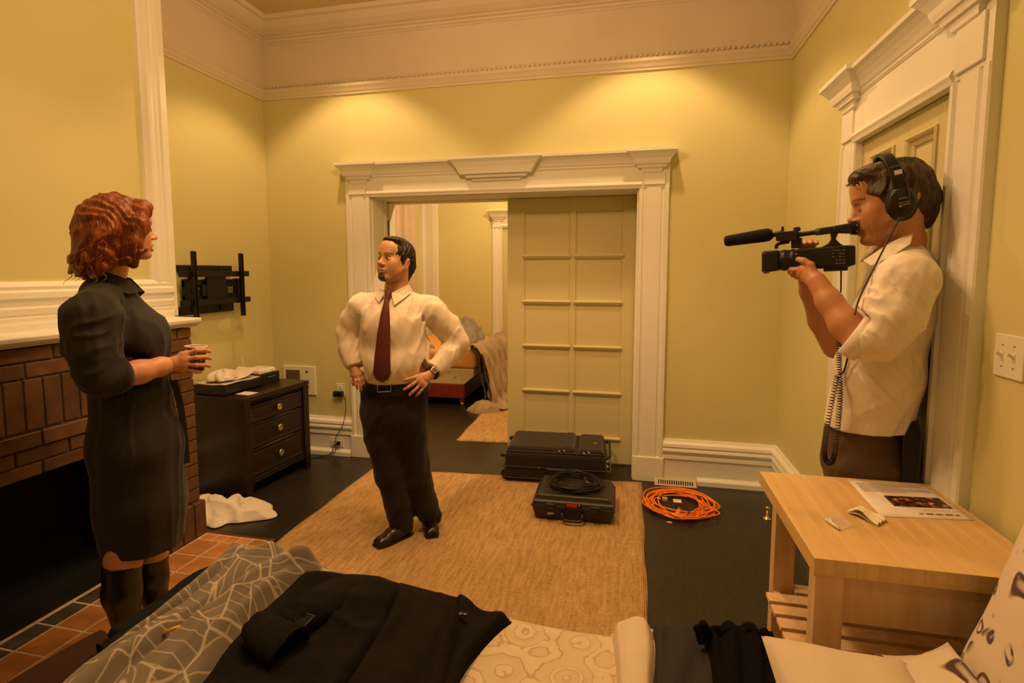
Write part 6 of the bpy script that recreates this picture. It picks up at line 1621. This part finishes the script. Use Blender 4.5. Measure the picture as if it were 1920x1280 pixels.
    # trousers
    f = Field(*bounds([P(1525, 780, -.1), hip + [.16, .2, 0], fNc, fFc], .09), .0075)
    f.chain([P(1618, 812, .11), hip], [.118, .124], .03, ((0, 1, 0), 1.25)); f.ell(hip + [.05, 0, -.02], (.10, .16, .10), .05)
    f.chain([hip + [0, -.08, -.03], hip * .45 + fNc * .55 + [-.03, 0, 0], fNc + [0, 0, .07]], [.098, .078, .068], .02).chain([hip + [0, .08, -.03], hip * .45 + fFc * .55 + [-.03, 0, 0], fFc + [0, 0, .07]], [.098, .078, .068], .02)
    f.disp(folds(44, 22, .008, (.2, 0, 1))); f.cut((0, 0, P(1615, 772, .08)[2]), (0, 0, 1), .004); f.cut((0, 0, .03), (0, 0, -1), .004)
    garment('trousers', f, m_khaki, cm1)
    for q in (fNc, fFc):
        f = Field(*bounds([q - [.22, 0, 0], q + [.06, 0, .06]], .06), .006)
        f.cone(q + [.02, 0, .045], q + [-.10, 0, .045], .042, .044, .02).cone(q + [-.10, 0, .04], q + [-.19, 0, .028], .042, .032, .02); f.cut((0, 0, .002), (0, 0, -1), .003); garment('shoe', f, m_shoe, cm1)
    # pouch at his back
    pc = P(1711, 850, .03)
    po = MB().loft([[pc + np.array([x_, y_, z_]) for x_, y_ in ((-.028, -.06), (.018, -.06), (.022, .06), (-.028, .06))] for z_ in (-.13, .0, .08)] + [[pc + np.array([x_, y_, .12]) for x_, y_ in ((-.018, -.045), (.006, -.045), (.006, .045), (-.018, .045))]]).obj('belt_pouch', m_nylon, cm1, .012)
    # headphones on his head
    hp = thing('headphones', 'black closed headphones with a coiled cord on the filming man', 'headphones', tuple(c))
    def H(p): return A @ np.array(p) + c
    band = smoothpts([H((-.012, -.102, .03)), H((-.010, -.100, .07)), H((-.004, -.078, .118)), H((.0, -.04, .139)), H((.0, 0, .144)), H((.0, .04, .139)), H((-.004, .078, .118)), H((-.010, .100, .07)), H((-.012, .102, .03))], 6)
    fx = Vector(A @ np.array((1, 0, 0))).normalized(); secs = []
    for i, p in enumerate(band):
        p = Vector(p); nrm = (p - Vector(H((-.008, 0, .04)))).normalized(); w_ = .016
        secs.append([p - fx * w_, p + fx * w_, p + fx * w_ + nrm * .010, p - fx * w_ + nrm * .010])
    MB().loft(secs).obj('headband', m_plastic, hp, .002)
    for s in (-1, 1):
        axv = Vector(A @ np.array((0, s, 0))).normalized(); q0 = H((-.012, s * .078, -.014)); 
        cupo = MB(); R_ = [(.001, 0), (.036, 0), (.043, .004), (.048, .012), (.048, .022), (.042, .026), (.041, .036), (.035, .040), (.001, .041)]
        e1 = Vector(A @ np.array((1, 0, 0))).normalized(); e2 = Vector(A @ np.array((0, 0, 1))).normalized()
        secs = [[Vector(q0) + axv * h_ + e1 * (r_ * .88 * cos(2 * pi * k / 28)) + e2 * (r_ * 1.18 * sin(2 * pi * k / 28)) for k in range(28)] for r_, h_ in R_]
        ec_ = cupo.loft(secs).obj('ear_cup', m_plastic, hp, smooth=True)
        MB().tube([H((-.012, s * .104, .075)), H((-.03, s * .110, .04)), H((-.03, s * .122, .0)), H((-.012, s * .124, -.014))], .003, 6).obj('yoke', m_black, hp, smooth=True)
    m_wht = M('white_print', (.75, .70, .62), .5); m_gold_p = M('gold_print', (.70, .42, .08), .5); m_bluep = M('blue_print', (.05, .09, .16), .5)
    Rt = Matrix((-e1, e2 * 1.0, Vector(A @ np.array((0, 1, 0))).normalized())).transposed()
    yax = Vector(A @ np.array((0, 1, 0))).normalized(); 
    # the side that faces us carries the lettering
    sgn = 1 if yax.y < 0 else -1; outv = yax * sgn
    face = Vector(H((-.012, sgn * .078, -.014))) + outv * (.042)
    hx = (-e1) ; hx = hx if hx.x > 0 else -hx; hz = outv.cross(hx)
    def mat4(o_): return Matrix(((hx.x, hz.x, outv.x, o_.x), (hx.y, hz.y, outv.y, o_.y), (hx.z, hz.z, outv.z, o_.z), (0, 0, 0, 1)))
    text('lettering', 'SONY', .0085, M('grey_print', (.42, .36, .30), .5), hp, mat4(face + hz * .010 + hx * .003))
    for k, (dz_, x0, x1, mt_) in enumerate(((-.002, -.012, .018, MATS['grey_print']), (-.009, -.005, .018, MATS['grey_print']))):
        b0 = face + hz * dz_; MB().loft([[b0 + hx * x0, b0 + hx * x1, b0 + hx * x1 + hz * .0022, b0 + hx * x0 + hz * .0022], [q + outv * .0005 for q in (b0 + hx * x0, b0 + hx * x1, b0 + hx * x1 + hz * .0022, b0 + hx * x0 + hz * .0022)]]).obj('print_stripe', mt_, hp)
    b0 = face + hz * -.0105; q = [b0 + hx * -.013, b0 + hx * -.006 - hz * .003, b0 + hx * -.006 + hz * .005]
    MB().loft([q, [p + outv * .0006 for p in q]]).obj('print_arrow', m_gold_p, hp)
    lb = Vector(H((-.014, sgn * .106, .075))); q = [lb + e1 * a_ + e2 * b_ + outv * .004 for a_, b_ in ((-.010, -.007), (.010, -.007), (.010, .007), (-.010, .007))]
    MB().loft([q, [p + outv * .002 for p in q]]).obj('side_label', m_wht, hp)
    lb2 = Vector(H((-.010, sgn * .100, .094))); q = [lb2 + e1 * a_ + e2 * b_ + outv * .006 for a_, b_ in ((-.014, -.004), (.014, -.004), (.014, .003), (-.014, .003))]
    MB().loft([q, [p + outv * .002 for p in q]]).obj('blue_band', m_bluep, hp)
    MB().tube(smoothpts([P(1688, 405, -.12), P(1664, 452, -.145), P(1640, 500, -.165), P(1622, 535, -.20), P(1608, 568, -.235), P(1603, 590, -.26)], 8), .0028, 6).obj('cord', m_plastic, hp, smooth=True)
    MB().tube(smoothpts([P(1592, 650, -.12), P(1588, 675, -.11), P(1581, 698, -.105), P(1574, 700, -.10)], 8), .0028, 6).obj('cord', m_plastic, hp, smooth=True)
    path_ = [Vector(p) for p in smoothpts([P(1572, 625, -.095), P(1573, 660, -.095), P(1574, 700, -.095), P(1575, 745, -.095), P(1572, 790, -.095), P(1567, 835, -.09), P(1562, 860, -.09), P(1555, 868, -.09), P(1547, 860, -.09), P(1546, 838, -.09), P(1551, 800, -.095), P(1560, 750, -.10), P(1570, 705, -.105)], 40)]
    pts = []; L_ = 0
    for i, p in enumerate(path_):
        t = (path_[min(i + 1, len(path_) - 1)] - path_[max(i - 1, 0)]).normalized(); n1_ = t.cross(Vector((0, 1, 0))).normalized(); n2_ = t.cross(n1_)
        if i: L_ += (p - path_[i - 1]).length
    N_ = 1500; seg = (len(path_) - 1) / N_
    for k in range(N_ + 1):
        x_ = k * seg; i = min(int(x_), len(path_) - 2); p = path_[i].lerp(path_[i + 1], x_ - i); t = (path_[i + 1] - path_[i]).normalized(); n1_ = t.cross(Vector((0, 1, 0))).normalized(); n2_ = t.cross(n1_)
        a_ = 2 * pi * k / N_ * (L_ / .0072); pts.append(p + (n1_ * cos(a_) + n2_ * sin(a_)) * .0075)
    MB().tube(pts, .0017, 4).obj('coiled_cord', m_plastic, hp, smooth=True)
    # ---------------------------------------------------------------- the camcorder
    m_cam = M('camera_black', (.010, .009, .008), .42, spec=.45, bump=.1, bscale=500)
    m_foam = M('foam_windscreen', (.008, .006, .005), .98, bump=.5, bscale=500)
    m_label = M('camera_print', (.35, .31, .26), .5)
    cam_t = thing('camcorder', 'black shoulder camcorder with shotgun microphone held by the filming man', 'video camera', tuple(P(1540, 490, yc)))
    dax = Vector(P(1440, 491, yc) - P(1600, 484, yc)).normalized(); up_ = Vector((0, 0, 1)); up_ = (up_ - dax * up_.dot(dax)).normalized()
    def cy(nm, a, b, ra, rb, mat=None, par=None, res=28, prof=None):
        a, b = Vector(a), Vector(b); L__ = (b - a).length
        return MB().lathe(prof(L__) if prof else [(ra * .96, 0), (ra, .002), (rb, L__ - .002), (rb * .96, L__)], a, b - a, res).obj(nm, mat or m_cam, par or cam_t, smooth=True)
    def slab_(nm, u0, u1, top0, top1, bot0, bot1, hw, par=None, mat=None, bb=.004, y_=None):
        y_ = yc if y_ is None else y_
        pts_ = [P(u0, bot0, y_), P(u1, bot1, y_), P(u1, top1, y_), P(u0, top0, y_)]
        return MB().loft([[p + np.array([0, -hw, 0]) for p in pts_], [p + np.array([0, hw, 0]) for p in pts_]]).obj(nm, mat or m_cam, par or cam_t, bb)
    hood = slab_('lens_hood', 1431, 1462, 472, 469, 511, 507, .040, bb=.006)
    for vv_ in (474, 508): slab_('hood_clip', 1434, 1440, vv_, vv_, vv_ + 5, vv_ + 5, .042, hood, M('clip_brown', (.06, .04, .025), .4))
    cy('lens_barrel', P(1462, 488, yc), P(1484, 487.5, yc), .036, .037); cy('zoom_ring', P(1483, 487.5, yc), P(1492, 487, yc), .039, .039); cy('focus_ring', P(1467, 488, yc), P(1476, 487.8, yc), .0385, .0385)
    bd_ = slab_('camera_body', 1490, 1590, 468, 460, 507, 500, .038, bb=.006)
    slab_('battery', 1586, 1604, 460, 461, 502, 496, .034, bb=.003); slab_('base_plate', 1545, 1590, 500, 499, 509, 507, .03, bb=.002); slab_('side_panel', 1526, 1588, 472, 468, 500, 495, .041, bd_, bb=.002)
    rg = random.Random(3)
    for r_ in range(5):
        for k in range(4):
            if rg.random() < .75: u0_ = 1562 + k * 6.2; v0_ = 469 + r_ * 6; slab_('button_label', u0_, u0_ + rg.uniform(2, 4.5), v0_, v0_, v0_ + 1.0, v0_ + 1.0, .0418, bd_, m_label, 0)
    for u0_, v0_ in ((1504, 471), (1512, 470), (1520, 469), (1516, 479), (1506, 483)): slab_('button', u0_, u0_ + 5, v0_, v0_, v0_ + 2.2, v0_ + 2.2, .0405, bd_, m_nylon2, .0005)
    MB().lathe([(.004, 0), (.003, .002), (.0005, .0022)], P(1493, 476, yc - .0395), (0, -1, 0), 10).obj('screw', m_steel, bd_)
    # handle: front post, top bar, rear post, viewfinder
    slab_('front_post', 1484, 1504, 440, 446, 466, 464, .014, bb=.003); slab_('mic_mount', 1456, 1496, 436, 432, 452, 452, .022, bb=.003)
    slab_('mount_knob', 1465, 1470, 424, 424, 434, 434, .006); slab_('mount_lever', 1488, 1501, 426, 425, 436, 433, .010)
    cy('top_bar', P(1494, 440, yc), P(1535, 434.5, yc), .0085, .0085); rb_ = cy('blue_ring', P(1529, 435, yc), P(1539, 433.5, yc), .0125, .0125, M('blue_tape', (.06, .075, .11), .5))
    slab_('rear_grip', 1536, 1568, 428, 423, 441, 436, .014, bb=.005); slab_('viewfinder', 1562, 1598, 424, 418, 437, 438, .022, bb=.006); cy('eyecup', P(1594, 428, yc), P(1606, 427, yc), .021, .024, m_foam)
    MB().loft([[P(u_, v_, yc - .013), P(u_ + w_, v_, yc - .013), P(u_ + w_, v_, yc + .013), P(u_, v_, yc + .013)] for u_, v_, w_ in ((1556, 436, 16), (1558, 448, 9), (1553, 456, 22), (1538, 464, 50))]).obj('rear_post', m_cam, cam_t, .003)
    MB().tube(smoothpts([P(1456, 466, yc), P(1456, 460, yc), P(1463, 456, yc), P(1480, 453, yc)], 6), .006, 8).obj('front_strut', m_cam, cam_t, smooth=True)
    cy('microphone', P(1446, 440, yc - .004), P(1466, 437, yc - .004), .0095, .0105)
    cy('windscreen', P(1358.5, 452.5, yc - .004), P(1450, 438.5, yc - .004), 0, 0, m_foam, prof=lambda L__: [(.001, 0), (.015, .001), (.0195, .006), (.0205, .012), (.0245, L__ - .03), (.0235, L__ - .016), (.016, L__ - .003), (.001, L__)])
    MB().tube([P(1577, 506, yc), P(1577, 525, yc - .005), P(1576.5, 548, yc - .01)], .0026, 6).obj('lead', m_plastic, cam_t, smooth=True)
    slab_('lead_clip', 1575, 1584, 503, 503, 507, 507, .006)
